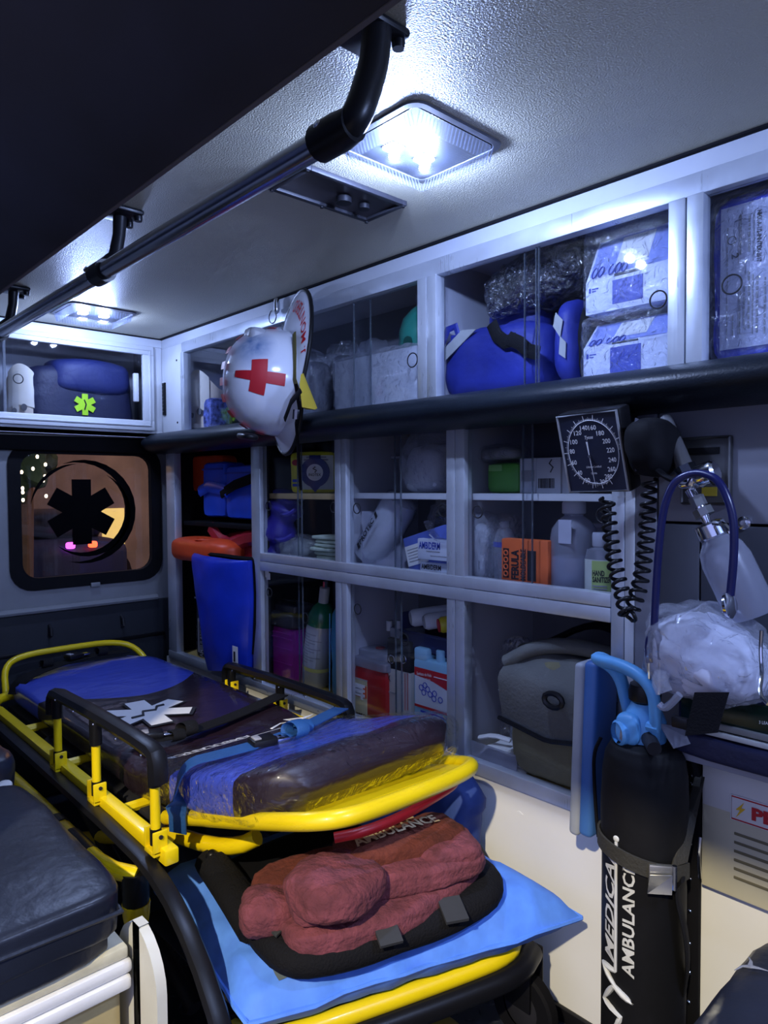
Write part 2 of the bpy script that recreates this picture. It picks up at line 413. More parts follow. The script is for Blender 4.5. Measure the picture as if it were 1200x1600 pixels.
def swoosh(r, a0, a1, wmax, ox):
    P = []; n = 18
    for i in range(n+1): t = i/n; a = R(a0+(a1-a0)*t); ww = wmax*math.sin(math.pi*t); P.append(((r+ww/2)*math.cos(a)+ox, (r+ww/2)*math.sin(a)))
    for i in range(n, -1, -1): t = i/n; a = R(a0+(a1-a0)*t); ww = wmax*math.sin(math.pi*t)+.001; P.append(((r-ww/2)*math.cos(a)+ox, (r-ww/2)*math.sin(a)))
    return P
def ribbon(P, T):
    n = len(P)//2; m = MB(); m.add([(x, y, 0) for x, y in P], [(i, i+1, 2*n-2-i, 2*n-1-i) for i in range(n-1)], T); return m
for r_, a0, a1, w_, ox in ((.195, 110, -105, .035, 0), (.165, 60, -130, .026, .015), (.185, 170, 95, .012, 0)):
    mk('swoosh_decal', ribbon(swoosh(r_, a0, a1, w_, ox), T), decal, win)

# near wall with the open side door, its padded header, front bulkhead
wl = struct('wall_left', MB().box((-2.95, -.16, 0), (-1.0, -.10, ZC)), grey, 'near side wall beside the open door')
mk('door_pillar', MB().box((.75, -.16, 0), (XF, -.10, ZC)), grey, wl)
hd = MB(); prof = [(.25, 1.39), (.22, 1.398), (.17, 1.445), (-.12, 1.70), (-.16, 1.73), (-.16, 1.80), (.33, 1.80), (.325, 1.62), (.295, 1.47), (.265, 1.40)]
hd.prism([(y, z) for y, z in prof], XF+2.95, Matrix.Translation((-2.95, 0, 0)) @ YZ)
tag(struct('trim_2', hd, M('dark_door_header', (.014, .016, .034), .55, var=.3)), 'dark padded header above the open side door', None, kind='structure')
struct('trim_3', MB().tube([(-2.9, .253, 1.393), (XF, .253, 1.393)], .0035, 6), M('grey_seal', (.10, .10, .13), .5), 'thin pale edge seal along the door header')
struct('wall_front', MB().box((XF, -.3, 0), (XF+.05, BK, ZC)), grey, 'front bulkhead of the ambulance')

# ---------------------------------------------------------------- the street behind the window
gnd = struct('ground', MB().box((-40, -25, -.62), (25, 25, -.6)), M('asphalt', (.10, .09, .08), .7), 'street outside')
bl = thing('building', 'sand coloured building across the street behind the rear window', 'building', (-14, 4, -.6), kind=None)
mk('wall', MB().box((-16, -12, -.6), (-14, 14, 5)), M('ochre_render', (.34, .25, .17), .8, var=.3, vs=1.2), bl)
for y in (-1.5, 2.2, 5.35): mk('doorway', MB().box((-14.03, y, -.6), (-13.99, y+.45, .75)), M('lit_doorway', (.6, .5, .2), .6, emit=(1, .75, .25), es=.7 if y > 3 else .12), bl)
for y in (-6, .3, 6.6): mk('window', MB().box((-14.03, y, 1.2), (-13.99, y+1.2, 2.4)), M('dark_pane', (.02, .02, .03), .2), bl)
pk = thing('car', 'parked car with glowing red tail light behind the rear window', 'car', (-12.6, 3.95, -.6))
mk('body', MB().soft((-12.6, 3.95, -.40), (3.2, 1.6, .75), 10, 6), navy, pk); mk('cabin', MB().soft((-12.7, 3.95, .25), (1.9, 1.35, .55), 8, 4), black, pk)
for y, c_ in ((4.05, (1, .06, .02)), (3.72, (.6, .05, .9))):
    mk('tail_light', MB().soft((-10.98, y, .24), (.08, .13, .10), 4, 4), M('tail_light', (.5, .02, .02), .3, emit=c_, es=6), pk)
for x, y in ((-11.6, 3.2), (-11.6, 4.7), (-13.6, 3.2), (-13.6, 4.7)): mk('wheel', MB().lathe([(.05,-.1),(.3,-.1),(.3,.1),(.05,.1)], 16, Matrix.Translation((x, y, -.3)) @ Matrix.Rotation(R(90), 4, 'X')), blackm, pk)
tr = thing('tree', 'leafy street tree with bright glints behind the rear window', 'tree', (-10.5, 2.9, -.6))
mk('trunk', MB().tube([(-10.5, 2.9, -.6), (-10.45, 2.95, .8), (-10.5, 3.0, 2.2)], [.14, .11, .08], 8), M('bark', (.10, .06, .03), .9), tr)
for k in range(14):
    q = V((-9.6+random.uniform(-.2, .2), 2.78+random.uniform(-.22, .22), .88+k*.05)); mk('glint', MB().soft(q, (.035, .035, .05), 3, 2), M('string_bulb', (1, .9, .7), .5, emit=(1, .9, .75), es=8) if k == 0 else bpy.data.materials['string_bulb'], tr)
mk('crown', MB().soft((-10.6, 2.9, 1.05), (1.2, 1.0, 1.9), 14, 2.2, .35, 3, 3), M('dark_foliage', (.02, .05, .02), .8, bump=1, bs=8), tr)

# ---------------------------------------------------------------- ceiling fittings
ribbed = G('ribbed_lens', (.97, .98, 1.), .02, .15, 1.4, 0, 20, .006, (.85, .88, 1.0))
ribm = G('ribbed_lens_edges', (.8, .84, .95), .04, .2, 1.4, 0, 20, .03, (.85, .88, 1.0))
traym = M('grey_lamp_tray', (.0065, .008, .012), .6, spec=.1)
def clamp(name, label, cx, cy, sx, sy, e, spots):
    t = thing(name, label, 'lamp', (cx, cy, ZC), group='ceiling lamps')
    def loop(hx, hy, z, r, n=5): return [(cx+x, cy+y, z) for x, y in [(p[0], p[1]) for p in rrect(-hx, hx, -hy, hy, r, n)]]
    A = loop(sx/2+.012, sy/2+.012, ZC-.0005, .028); B = loop(sx/2+.010, sy/2+.010, ZC-.0035, .026); C_ = loop(sx/2, sy/2, ZC-.0045, .02); D = loop(sx/2-.003, sy/2-.003, ZC-.001, .02); n = len(A)
    mb = MB(); mb.add(A+B+C_+D, [(k*n+i, k*n+(i+1) % n, (k+1)*n+(i+1) % n, (k+1)*n+i) for k in range(3) for i in range(n)])
    mk('bezel', mb, M('grey_bezel', (.07, .072, .085), .5, .2), t)
    A = loop(sx/2-.003, sy/2-.003, ZC-.0045, .018); B = loop(sx/2-.011, sy/2-.011, ZC-.030, .014)
    mb = MB(); mb.add(A+B, [(i, (i+1) % n, n+(i+1) % n, n+i) for i in range(n)])
    nx = 30
    mb.grid(lambda u, v: (cx+(sx/2-.011)*(2*u-1), cy+(sy/2-.011)*(2*v-1), ZC-.030-.0016*(int(u*nx*2+.5) % 2)), nx*2, 1)
    mk('lens', mb, ribbed, t, ang=20)
    mb = MB()
    for s in (-1, 1):
        for i in range(22):
            y = cy-sy/2+.012+(sy-.024)*i/21; mb.tube([(cx+s*(sx/2-.0015), y, ZC-.006), (cx+s*(sx/2-.0095), y, ZC-.029)], .0016, 4)
            x = cx-sx/2+.012+(sx-.024)*i/21; mb.tube([(x, cy+s*(sy/2-.0015), ZC-.006), (x, cy+s*(sy/2-.0095), ZC-.029)], .0016, 4)
    mk('ribs', mb, ribm, t, kind='stuff')
    mk('tray', MB().box((cx-sx/2+.004, cy-sy/2+.004, ZC-.004), (cx+sx/2-.004, cy+sy/2-.004, ZC-.002)), traym, t)
    for dx, dy in spots:
        mk('led_module', MB().box((cx+dx-.014, cy+dy-.014, ZC-.010), (cx+dx+.014, cy+dy+.014, ZC-.004), .002), M('led', (1, 1, 1), .5, emit=(.8, .88, 1), es=10), t)
        o = lamp('led_light', 'POINT', (dx, dy, -.024), LED, e, .010, t)
    return t
clamp('ceiling_lamp', 'square ribbed ceiling lamp glowing near the grab rail bracket', -.872, .895, .185, .205, 5.2, ((-.028, -.035), (-.022, .035)))
clamp('ceiling_lamp', 'square ribbed ceiling lamp glowing above the rear cabinet', -2.43, .915, .185, .205, 3.0, ((0, -.035), (0, .035)))
clamp('ceiling_lamp', 'added unseen ribbed ceiling lamp near the front bulkhead', .45, .895, .185, .205, 10.0, ((0, -.035), (0, .035)))  # added lamp out of view, fills the front and right side with light

t = thing('ceiling_vent', 'dark rectangular ceiling switch panel beside the grab rail', 'vent', (-1.12, .925, ZC))
def frame_loop(a, b, w, z0, z1, T=None):
    m = MB(); x0, y0 = a; x1, y1 = b
    m.box((x0, y0, z0), (x1, y0+w, z1), .001).box((x0, y1-w, z0), (x1, y1, z1), .001).box((x0, y0+w, z0), (x0+w, y1-w, z1), .001).box((x1-w, y0+w, z0), (x1, y1-w, z1), .001); return m
mk('plate', MB().box((-1.178, .80, ZC-.004), (-1.062, 1.045, ZC)), M('brown_black_plastic', (.035, .03, .035), .35), t)
mk('bezel', frame_loop((-1.185, .79), (-1.058, 1.05), .012, ZC-.010, ZC), dgrey, t)
mk('switch', MB().tube([(-1.12, .93, ZC-.006), (-1.12, .93, ZC-.018)], .016, 12), black, t)
mk('switch', MB().tube([(-1.12, .985, ZC-.006), (-1.12, .985, ZC-.016)], .012, 12), black, t)
for x, y in ((-1.18, .796), (-1.064, .796), (-1.18, 1.044), (-1.064, 1.044), (-1.18, .92)): mk('screw', MB().lathe([(.004, -.002), (.004, .002)], 8, Matrix.Translation((x, y, ZC-.011))), black, t)

def smooth_(P, n=2):
    P = [V(p) for p in P]
    for _ in range(n):
        Q = [P[0]]
        for i in range(len(P)-1): Q += [P[i]*.75+P[i+1]*.25, P[i]*.25+P[i+1]*.75]
        P = Q+[P[-1]]
    return P
t = thing('grab_rail', 'long steel ceiling grab rail on black brackets', 'rail', (-1.6, .61, ZC))
by, bz = .585, 1.60
mk('tube', MB().tube([(-2.66, by, bz), (-.70, by, bz)], .0172, 16), steel, t)
for x in (-.695, -1.50, -2.28):
    mbb = MB().box((x-.045, by+.015, ZC-.012), (x+.035, by+.08, ZC), .006)
    if x > -1: mbb.tube(smooth_([(x+.014, by+.038, ZC-.004), (x+.014, by+.034, ZC-.05), (x+.014, by+.020, ZC-.09), (x+.014, by+.006, ZC-.125), (x+.004, by, bz), (x-.03, by, bz), (x-.06, by, bz)]), .0195, 14, flat=1.).tube([(x+.010, by+.001, bz+.001), (x-.015, by, bz), (x-.058, by, bz)], [.0215, .0245, .0245], 16)
    else: mbb.tube([(x-.012, by+.045, ZC-.008), (x-.012, by+.042, ZC-.05), (x-.010, by+.032, ZC-.098), (x-.008, by+.006, ZC-.132)], [.015, .0135, .015, .021], 10).tube([(x-.032, by, bz), (x+.018, by, bz)], .0235, 16)
    b = mk('bracket', mbb, black, t)
    for dx, dy in ((-.03, .072), (.018, .072)): mk('bolt', MB().lathe([(.008, -.012), (.009, -.006), (.009, 0)], 10, Matrix.Translation((x+dx, by+dy, ZC-.010))), black, b)
    mk('screw', MB().lathe([(.006, 0), (.0065, .003), (.004, .005)], 10, Matrix.Translation((x-.035, by-.020, bz+.009)) @ Matrix.Rotation(R(65), 4, 'X')), chrome, b)

# ---------------------------------------------------------------- padded bolster rail
mb = MB(); prof = [(1.287-.098*math.sin(R(a)), 1.323+.043*math.cos(R(a))) for a in range(0, 181, 15)]
xs = [-2.72, -2.712, -2.70]+[-2.68+i*.08 for i in range(44)]
vs = []; n = len(prof)
for i, x in enumerate(xs):
    k = (.72, .9, .98)[i] if i < 3 else 1
    for y, z in prof:
        q = .002*noise.noise(V((x*4, y*9, z*9))); vs.append((x, WY+(y-WY)*k+q*k, 1.324+(z-1.324)*k+q))
mb.add(vs, [(i*n+k, i*n+k+1, (i+1)*n+k+1, (i+1)*n+k) for i in range(len(xs)-1) for k in range(n-1)] + [tuple(range(n))])
tag(mk('padded_rail', mb, vinyl), 'long black vinyl padded rail below the upper cabinets', 'padding')

# ================================================================ CABINETS
def pane(par, x0, x1, z0, z1, Y, hole=None, edge=()):
    p = mk('pane', MB().box((x0, Y, z0), (x1, Y+.004, z1)), glass, par)
    for x in edge: mk('pane_edge', MB().box((x-.0010, Y-.0004, z0), (x+.0010, Y+.0044, z1)), edgeg, p)
    if hole: mk('finger_hole', MB().ring((hole[0], Y-.0005, hole[1]), hole[2], .0016), dgrey, p)
    return p
uc = thing('upper_cabinet', 'long white upper cabinet with aluminium frame and sliding clear panes', 'cabinet', (-1.0, WY+.1, 1.345))
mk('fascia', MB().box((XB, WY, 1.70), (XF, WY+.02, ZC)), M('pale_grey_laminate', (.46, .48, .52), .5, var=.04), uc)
mk('top_rail', MB().box((-2.515, WY-.004, 1.662), (XF, WY+.025, 1.702), .002), alu, uc)
mk('bottom_rail', MB().box((-2.515, WY-.004, 1.335), (XF, WY+.025, 1.366), .002), alu, uc)
mk('end_panel', MB().box((-2.69, WY-.001, 1.345), (-2.515, WY+.02, 1.70), .002), white, uc)
for x0, x1 in ((-2.522, -2.497), (-1.250, -1.219), (-1.217, -1.186), (-.605, -.574), (-.571, -.541), (.05, .08), (.083, .113)):
    mk('post', MB().box((x0, WY-.006, 1.362), (x1, WY+.025, 1.664), .002), alu, uc)
h = mk('hinge', MB().box((-2.675, WY-.007, 1.435), (-2.655, WY-.001, 1.565), .001), black, uc)
for k in range(9): mk('knuckle', MB().tube([(-2.665, WY-.008, 1.437+k*.0142), (-2.665, WY-.008, 1.449+k*.0142)], .005, 8), black, h)
for z in (1.40, 1.64): mk('screw', MB().lathe([(.004, 0), (.004, .002)], 8, Matrix.Translation((-2.56, WY-.001, z)) @ Matrix.Rotation(R(90), 4, 'X')), black, uc)
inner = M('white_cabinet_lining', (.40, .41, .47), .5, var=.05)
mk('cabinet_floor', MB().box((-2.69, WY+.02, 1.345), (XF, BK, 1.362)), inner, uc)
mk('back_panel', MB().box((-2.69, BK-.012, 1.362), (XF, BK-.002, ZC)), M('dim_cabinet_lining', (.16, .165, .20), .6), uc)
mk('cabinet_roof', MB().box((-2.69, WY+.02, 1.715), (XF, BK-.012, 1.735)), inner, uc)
for x in (-2.69, -1.235, -.588, .07): mk('divider', MB().box((x, WY+.022, 1.362), (x+.016, BK-.012, 1.72)), inner, uc)
for a in ((-2.497, -1.86, 1.292, None, (-1.862,)), (-1.91, -1.455, 1.300, None, (-1.457,)), (-1.52, -1.25, 1.292, (-1.285, 1.47, .018), (-1.518,)),
          (-1.186, -.905, 1.292, None, (-.907, -.90)), (-.945, -.605, 1.300, (-.635, 1.497, .0165), (-.943,)), (-.541, -.2, 1.292, (-.498, 1.495, .0165), (-.202,)), (-.24, .05, 1.300, None, (-.238,))):
    pane(uc, a[0], a[1], 1.366, 1.662, a[2], a[3], a[4])

lc = thing('lower_cabinet', 'aluminium framed side wall cabinet with shelves and sliding clear panes', 'cabinet', (-1.6, WY+.1, .464))
for x0, x1, z0 in ((-2.66, -2.59, .47), (-2.033, -1.981, .47), (-1.588, -1.562, .47), (-1.560, -1.536, .47), (-1.155, -1.128, .47), (-1.126, -1.098, .47), (-.716, -.689, .47)):
    mk('post', MB().box((x0, WY-.005, z0), (x1, WY+.025, 1.31), .002), alu, lc)
mk('white_strip', MB().box((-.688, WY-.002, .47), (-.669, WY+.02, 1.31), .001), white, lc)
mk('rail', MB().box((-1.981, WY-.007, .903), (-.716, WY+.022, .930), .002), alu, lc)
mk('rail', MB().box((-1.981, WY-.007, .872), (-.716, WY+.022, .9015), .002), alu, lc)
mk('bottom_rail', MB().box((-2.66, WY-.007, .462), (-.69, WY+.022, .494), .002), alu, lc)
mk('bottom_board', MB().box((-2.66, WY+.02, .464), (-.70, BK, .484)), M('varnished_wood_board', (.62, .46, .16), .45, var=.12), lc)
mk('middle_board', MB().box((-1.99, WY+.022, .89), (-.70, BK, .906)), inner, lc)
mk('shelf', MB().box((-1.985, WY+.035, 1.108), (-1.575, BK-.02, 1.126), .001), wood, lc)
mk('shelf', MB().box((-1.55, WY+.035, 1.112), (-1.14, BK-.02, 1.128), .001), white, lc)
mk('shelf', MB().box((-1.11, WY+.035, 1.112), (-.70, BK-.02, 1.128), .001), white, lc)
for x in (-2.65, -2.015, -1.57, -1.135, -.708): mk('divider', MB().box((x, WY+.024, .484), (x+.014, BK, 1.34)), inner if x > -2 else blackm, lc)
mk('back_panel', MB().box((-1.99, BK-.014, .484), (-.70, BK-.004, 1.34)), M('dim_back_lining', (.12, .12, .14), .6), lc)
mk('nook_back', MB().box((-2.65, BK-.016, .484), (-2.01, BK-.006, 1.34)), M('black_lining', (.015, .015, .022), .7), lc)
for (x0, x1, xm, zs) in ((-1.981, -1.588, -1.785, ((.494, .872), (.930, 1.30))), (-1.536, -1.155, -1.345, ((.494, .872), (.930, 1.30))), (-1.098, -.716, -.93, ((.930, 1.30),))):
    for z0, z1 in zs:
        hi = z0 > .9; ov = .03
        hl = {True: 1.085, False: .80}[hi]
        pane(lc, x0, xm+ov/2, z0, z1, 1.290, (x0+.03, hl, .0145), (xm+ov/2,))
        pane(lc, xm-ov/2, x1, z0, z1, 1.297, (x1-.03 if hi else xm+.02, hl if hi else .74, .0155), (xm-ov/2,))
for px, py in ((418, 897), (420, 900)):
    a = at(px, py, 1.289); mk('sticker', MB().box(a-V((.012, .001, .012)), a+V((.008, 0, .010))), paper, lc)

# ---------------------------------------------------------------- rear cabinet (over the window)
rc = thing('rear_cabinet', 'white rear cabinet with framed glass door above the window', 'cabinet', (XB, .6, 1.345))
mk('body', MB().box((XB-.28, -.1, 1.345), (XB-.27, WY, ZC)).box((XB-.28, -.1, 1.345), (XB, WY, 1.362)), inner, rc)
mk('back_board', MB().box((XB-.30, -.3, 1.36), (XB-.285, BK, 1.735)), skin, rc); mk('end_board', MB().box((XB-.285, WY+.02, 1.345), (XB-.002, WY+.03, 1.735)), skin, rc); mk('bottom_board', MB().box((XB-.285, -.3, 1.352), (XW-.032, BK, 1.360)), skin, rc)
mk('face_frame', MB().box((XB-.02, -.1, 1.345), (XB, WY, 1.372), .002).box((XB-.02, -.1, 1.705), (XB, WY, ZC), .002).box((XB-.02, 1.242, 1.3722), (XB-.0005, WY-.0005, 1.7048), .001), white, rc)
dr = mk('door', MB().box((XB-.004, .1, 1.372), (XB+.014, 1.24, 1.412), .004).box((XB-.004, .1, 1.668), (XB+.014, 1.24, 1.704), .004).box((XB-.004, 1.196, 1.411), (XB+.0135, 1.2395, 1.669), .002), white, rc)
mk('door_bead', MB().box((XB+.012, .1, 1.389), (XB+.018, 1.225, 1.395), .0015).box((XB+.012, .1, 1.685), (XB+.018, 1.225, 1.691), .0015).box((XB+.012, 1.2192, 1.3952), (XB+.0178, 1.2248, 1.6848), .001), white, dr)
p = mk('pane', MB().box((XB-.002, .70, 1.412), (XB+.002, 1.196, 1.668)), glass, dr)
mk('pane', MB().box((XB+.004, .1, 1.412), (XB+.008, .725, 1.668)), glass, dr)
mk('pane_edge', MB().box((XB-.003, .698, 1.412), (XB+.009, .706, 1.668)), edgeg, dr)
a = atx(210, 606, XB)
mk('handle', MB().box((XB+.002, a.y-.008, a.z-.055), (XB+.02, a.y+.010, a.z+.055), .003), white, dr)
mk('ring_pull', MB().ring((XB+.004, atx(28, 592, XB).y, atx(28, 592, XB).z), .016, .0018, 'X'), dgrey, dr)
# ================================================================ STRETCHER
def mattress_mat():
    m, nt, N, L = nodes_of('plastic_covered_mattress'); b = N['Principled BSDF']
    tc = N.new('ShaderNodeTexCoord'); sp = N.new('ShaderNodeSeparateXYZ'); L.new(tc.outputs['Object'], sp.inputs[0])
    def math_(op, a, b_=None, c=None):
        n = N.new('ShaderNodeMath'); n.operation = op
        for i, q in enumerate((a, b_, c)):
            if q is None: continue
            if isinstance(q, (int, float)): n.inputs[i].default_value = q
            else: L.new(q, n.inputs[i])
        return n.outputs[0]
    def circ(cx, cy):
        dx = math_('SUBTRACT', sp.outputs[0], cx); dy = math_('SUBTRACT', sp.outputs[1], cy)
        return math_('SQRT', math_('ADD', math_('MULTIPLY', dx, dx), math_('MULTIPLY', dy, dy)))
    # object space: origin at (-1.8, .88, .40)
    dy = math_('SUBTRACT', sp.outputs[1], .02)
    far = math_('LESS_THAN', math_('ADD', sp.outputs[0], math_('MULTIPLY', math_('MULTIPLY', dy, dy), 3.0)), -.215)
    wob = math_('MULTIPLY', math_('MULTIPLY', dy, dy), .5)
    band = math_('MULTIPLY', math_('GREATER_THAN', sp.outputs[0], .445), math_('LESS_THAN', math_('ADD', sp.outputs[0], wob), .73))
    fac = math_('MAXIMUM', far, band)
    mx = N.new('ShaderNodeMix'); mx.data_type = 'RGBA'; L.new(fac, mx.inputs[0])
    mx.inputs[6].default_value = (.016, .007, .014, 1); mx.inputs[7].default_value = (.055, .095, .62, 1)
    L.new(mx.outputs[2], b.inputs['Base Color']); b.inputs['Roughness'].default_value = .45
    b.inputs['Coat Weight'].default_value = .9; b.inputs['Coat Roughness'].default_value = .05
    mp = N.new('ShaderNodeMapping'); mp.inputs['Scale'].default_value = (1, .35, 1); L.new(tc.outputs['Object'], mp.inputs[0])
    n = N.new('ShaderNodeTexNoise'); n.inputs['Scale'].default_value = 15; n.inputs['Detail'].default_value = 3; n.inputs['Distortion'].default_value = 1.4
    L.new(mp.outputs[0], n.inputs['Vector'])
    gt = N.new('ShaderNodeMapRange'); L.new(sp.outputs[0], gt.inputs[0]); gt.inputs[1].default_value = .1; gt.inputs[2].default_value = .5; gt.inputs[3].default_value = .12; gt.inputs[4].default_value = .75
    bp = N.new('ShaderNodeBump'); bp.inputs['Distance'].default_value = .02; L.new(gt.outputs[0], bp.inputs['Strength']); L.new(n.outputs['Fac'], bp.inputs['Height'])
    L.new(bp.outputs['Normal'], b.inputs['Coat Normal'])
    return m
st = thing('ambulance_stretcher', 'yellow framed ambulance stretcher with dark plastic-covered mattress', 'stretcher', (-1.7, .88, 0))
def ztop(x):
    if x < -1.5: z = .530 - .010*math.exp(-((x+1.56)/.05)**2)
    else: z = .530 + .27*(x+1.5)
    return z
mb = MB(); NX, NP = 60, 36; Y0, Y1 = .645, 1.145; X0, X1 = -2.60, -.975; vs = []
for i in range(NX+1):
    t = i/NX; x = X0+(X1-X0)*t
    e0 = min(1, (x-X0)/.07); e1 = min(1, (X1-x)/.06)
    k = (1-(1-e0)**2.6)*(1-(1-e1)**2.6); k = max(k, .02)**.5 if k < 1 else 1
    zt = ztop(x); th = .085+.022*min(1, max(0, (x+1.45)/.2)); zc = zt-th/2
    ins = .10*(1-min(1, (x-X0)/.16))**2 + .06*(1-min(1, (X1-x)/.12))**2
    for j in range(NP):
        a = 2*math.pi*j/NP; c_, s_ = math.cos(a), math.sin(a); p = 5.5
        l = (abs(c_)**p+abs(s_)**p)**(1/p); u, v = c_/l, s_/l
        hw = (Y1-Y0)/2-ins
        n_ = .0055*noise.noise(V((x*9, u*5, v*3)))*(1.6 if x > -1.6 else .6)
        vs.append((x, (Y0+Y1)/2+u*hw*(.9+.1*k), zc+v*th/2*k+n_*(v if abs(v) > .5 else .5)))
mb.add(vs, [(i*NP+j, i*NP+(j+1) % NP, (i+1)*NP+(j+1) % NP, (i+1)*NP+j) for i in range(NX) for j in range(NP)] + [tuple(range(NP))[::-1], tuple(NX*NP+j for j in range(NP))])
mt = mk('mattress', MB().add([v-V((0,0,0)) for v in mb.v], mb.f), mattress_mat(), st, ang=60)
# shader works from a local origin: shift the mesh so that object space starts at (-1.8, .88, .40)
sh = V((-1.8, .88, .40)) - org(st); mt.data.transform(Matrix.Translation(-sh)); mt.location = sh
def cover(u, v):
    x = -1.43+.475*u; q = min(1, max(0, (x+1.45)/.2)); th = .085+.022*q; e1 = min(1, (-.953-x)/.07); k = max(.05, 1-(1-e1)**2.6)**.5
    a = 2*math.pi*v; c_, s_ = math.cos(a), math.sin(a); l = (abs(c_)**5.5+abs(s_)**5.5)**(1/5.5)
    hw = .262-.06*(1-min(1, (-.953-x)/.12))**2; n_ = .006*(.5-1.6*abs(noise.noise(V((x*15, c_*3, s_*5)))))
    return V((x, .895+c_/l*hw*(.9+.1*k)+n_*c_, ztop(x)-th/2+s_/l*(th/2+.006)*k+n_*s_))
def mpart(name, mbx, mat, **k):
    """sub-part of the mattress given in world coordinates"""
    o = V((-1.8, .88, .40)); mbx.v = [v-o for v in mbx.v]; return mk(name, mbx, mat, mt, local=True, **k)
def onm(x, y, off=.002): return V((x, y, ztop(x)+off))
lbl(mpart('plastic_cover', MB().grid(cover, 44, 60), G('glossy_clear_cover', (.98, .98, .99), 0., .04, 1.35, .8, 26), ang=60), 'shiny clear plastic cover')
# star of life on the mattress
S1 = star(.125, .034); cx, cy = -1.835, .815
an = R(24)
def stp(P, k, off): return [onm(cx+(x*math.cos(an)-y*math.sin(an))*k, cy+(x*math.sin(an)+y*math.cos(an))*k, off) for x, y in P]
lbl(mpart('star_emblem', MB().add(stp(S1, 1.0, .004), [tuple(range(18))]), ink), 'star of life emblem with black outline')
mpart('star_emblem_face', MB().add(stp(star(.115, .028), 1.0, .0052), [tuple(range(18))]), inkw)
mpart('emblem_staff', MB().tube(stp([(0, -.06), (.012, -.03), (-.012, -.005), (.01, .02), (-.008, .045), (0, .065)], 1., .006), .004, 6), ink)
def onpx(x, y):
    z = .53
    for _ in range(12): z = .5*z+.5*ztop(atz(x, y, z).x)
    return atz(x, y, z)
def mtext(s, xa, ya, L_, h, mat, bold=.015):
    vs_, fs_ = text_mesh(s, bold)
    # reads from the far side: advances towards -Y, tops point to +X
    mpart('lettering', MB().add([onm(xa+v*h, ya-u*L_, .013) for u, v in vs_], fs_), mat)
_a = onpx(386, 1158); _b = onpx(270, 1196)
mtext('AMBULANCE', (_a.x+_b.x)/2-.02, _a.y, _a.y-_b.y, .032, inkw)
mpart('underline', MB().add([onm((_a.x+_b.x)/2+.016, .985, .013), onm((_a.x+_b.x)/2+.016, .69, .013), onm((_a.x+_b.x)/2+.021, .69, .013), onm((_a.x+_b.x)/2+.021, .985, .013)], [(0,1,2,3)]), inkw)
zz = [(1.10, -1.47), (1.05, -1.44), (1.045, -1.52), (1.01, -1.41), (1.0, -1.47), (.94, -1.42)]
mpart('pulse_line', MB().tube([onm(x, y, .012) for y, x in zz], [.002, .008, .003, .009, .003, .004], 6, flat=.3, upv=(0,0,1)), inkw)
# mattress piping / raised back seam
# back-rest frame: yellow tube around the raised end
bt = [(-1.40, .660, .445), (-1.25, .660, .495), (-1.08, .660, .548), (-.96, .662, .588), (-.905, .675, .603), (-.872, .705, .609), (-.866, .76, .606), (-.872, .86, .598), (-.885, .97, .588), (-.903, 1.06, .580), (-.93, 1.105, .571), (-.975, 1.128, .556), (-1.06, 1.135, .53), (-1.38, 1.135, .445)]
def smooth(P, n=2):
    P = [V(p) for p in P]
    for _ in range(n):
        Q = [P[0]]
        for i in range(len(P)-1): Q += [P[i]*.75+P[i+1]*.25, P[i]*.25+P[i+1]*.75]
        P = Q+[P[-1]]
    return P
mk('backrest_frame', MB().tube(smooth(bt), .0155, 12), yel, st)
mk('backrest_plate', MB().slab([(-1.42, .69, .440), (-.93, .69, .590), (-.945, 1.10, .568), (-1.42, 1.11, .440)], -.004), yel, st)
rh = [(-.93, .74, .545), (-.90, .78, .552), (-.895, .86, .552), (-.91, .95, .548), (-.93, 1.05, .545), (-.95, 1.07, .545)]
lbl(mk('release_handle', MB().tube(smooth(rh), .009, 10), red, st), 'red release handle')
# main rails of the frame
for s, yy in ((-1, .575), (1, 1.185)):
    mk('side_rail', MB().box((-2.36, yy-.014, .452), (-1.20, yy+.014, .482), .004), yel, st)
    o = yy+s*.028
    mk('rail_cover', MB().tube(smooth([(-2.34, o, .458), (-1.9, o, .458), (-1.30, o, .455), (-1.17, o, .435), (-1.06, o, .375), (-.97, o, .28), (-.95, o, .22)], 1), .0185, 8, flat=.6), black, st)
mk('end_rail', MB().tube(smooth([(-2.36, .575, .467), (-2.44, .58, .47), (-2.50, .63, .475), (-2.52, .88, .48), (-2.50, 1.13, .475), (-2.36, 1.185, .467)]), .015, 10), yel, st)
mk('foot_bar', MB().tube(smooth([(-2.52, .64, .47), (-2.62, .66, .54), (-2.645, .72, .566), (-2.645, .88, .568), (-2.645, 1.04, .566), (-2.62, 1.12, .54), (-2.52, 1.14, .47)]), .011, 10), yel, st)
mk('bed_deck', MB().box((-2.50, .64, .425), (-1.40, 1.14, .440), .003), dgrey, st)
for x in (-2.2, -1.85, -1.5): mk('cross_bar', MB().tube([(x, .59, .445), (x, 1.17, .445)], .012, 8), yel, st)
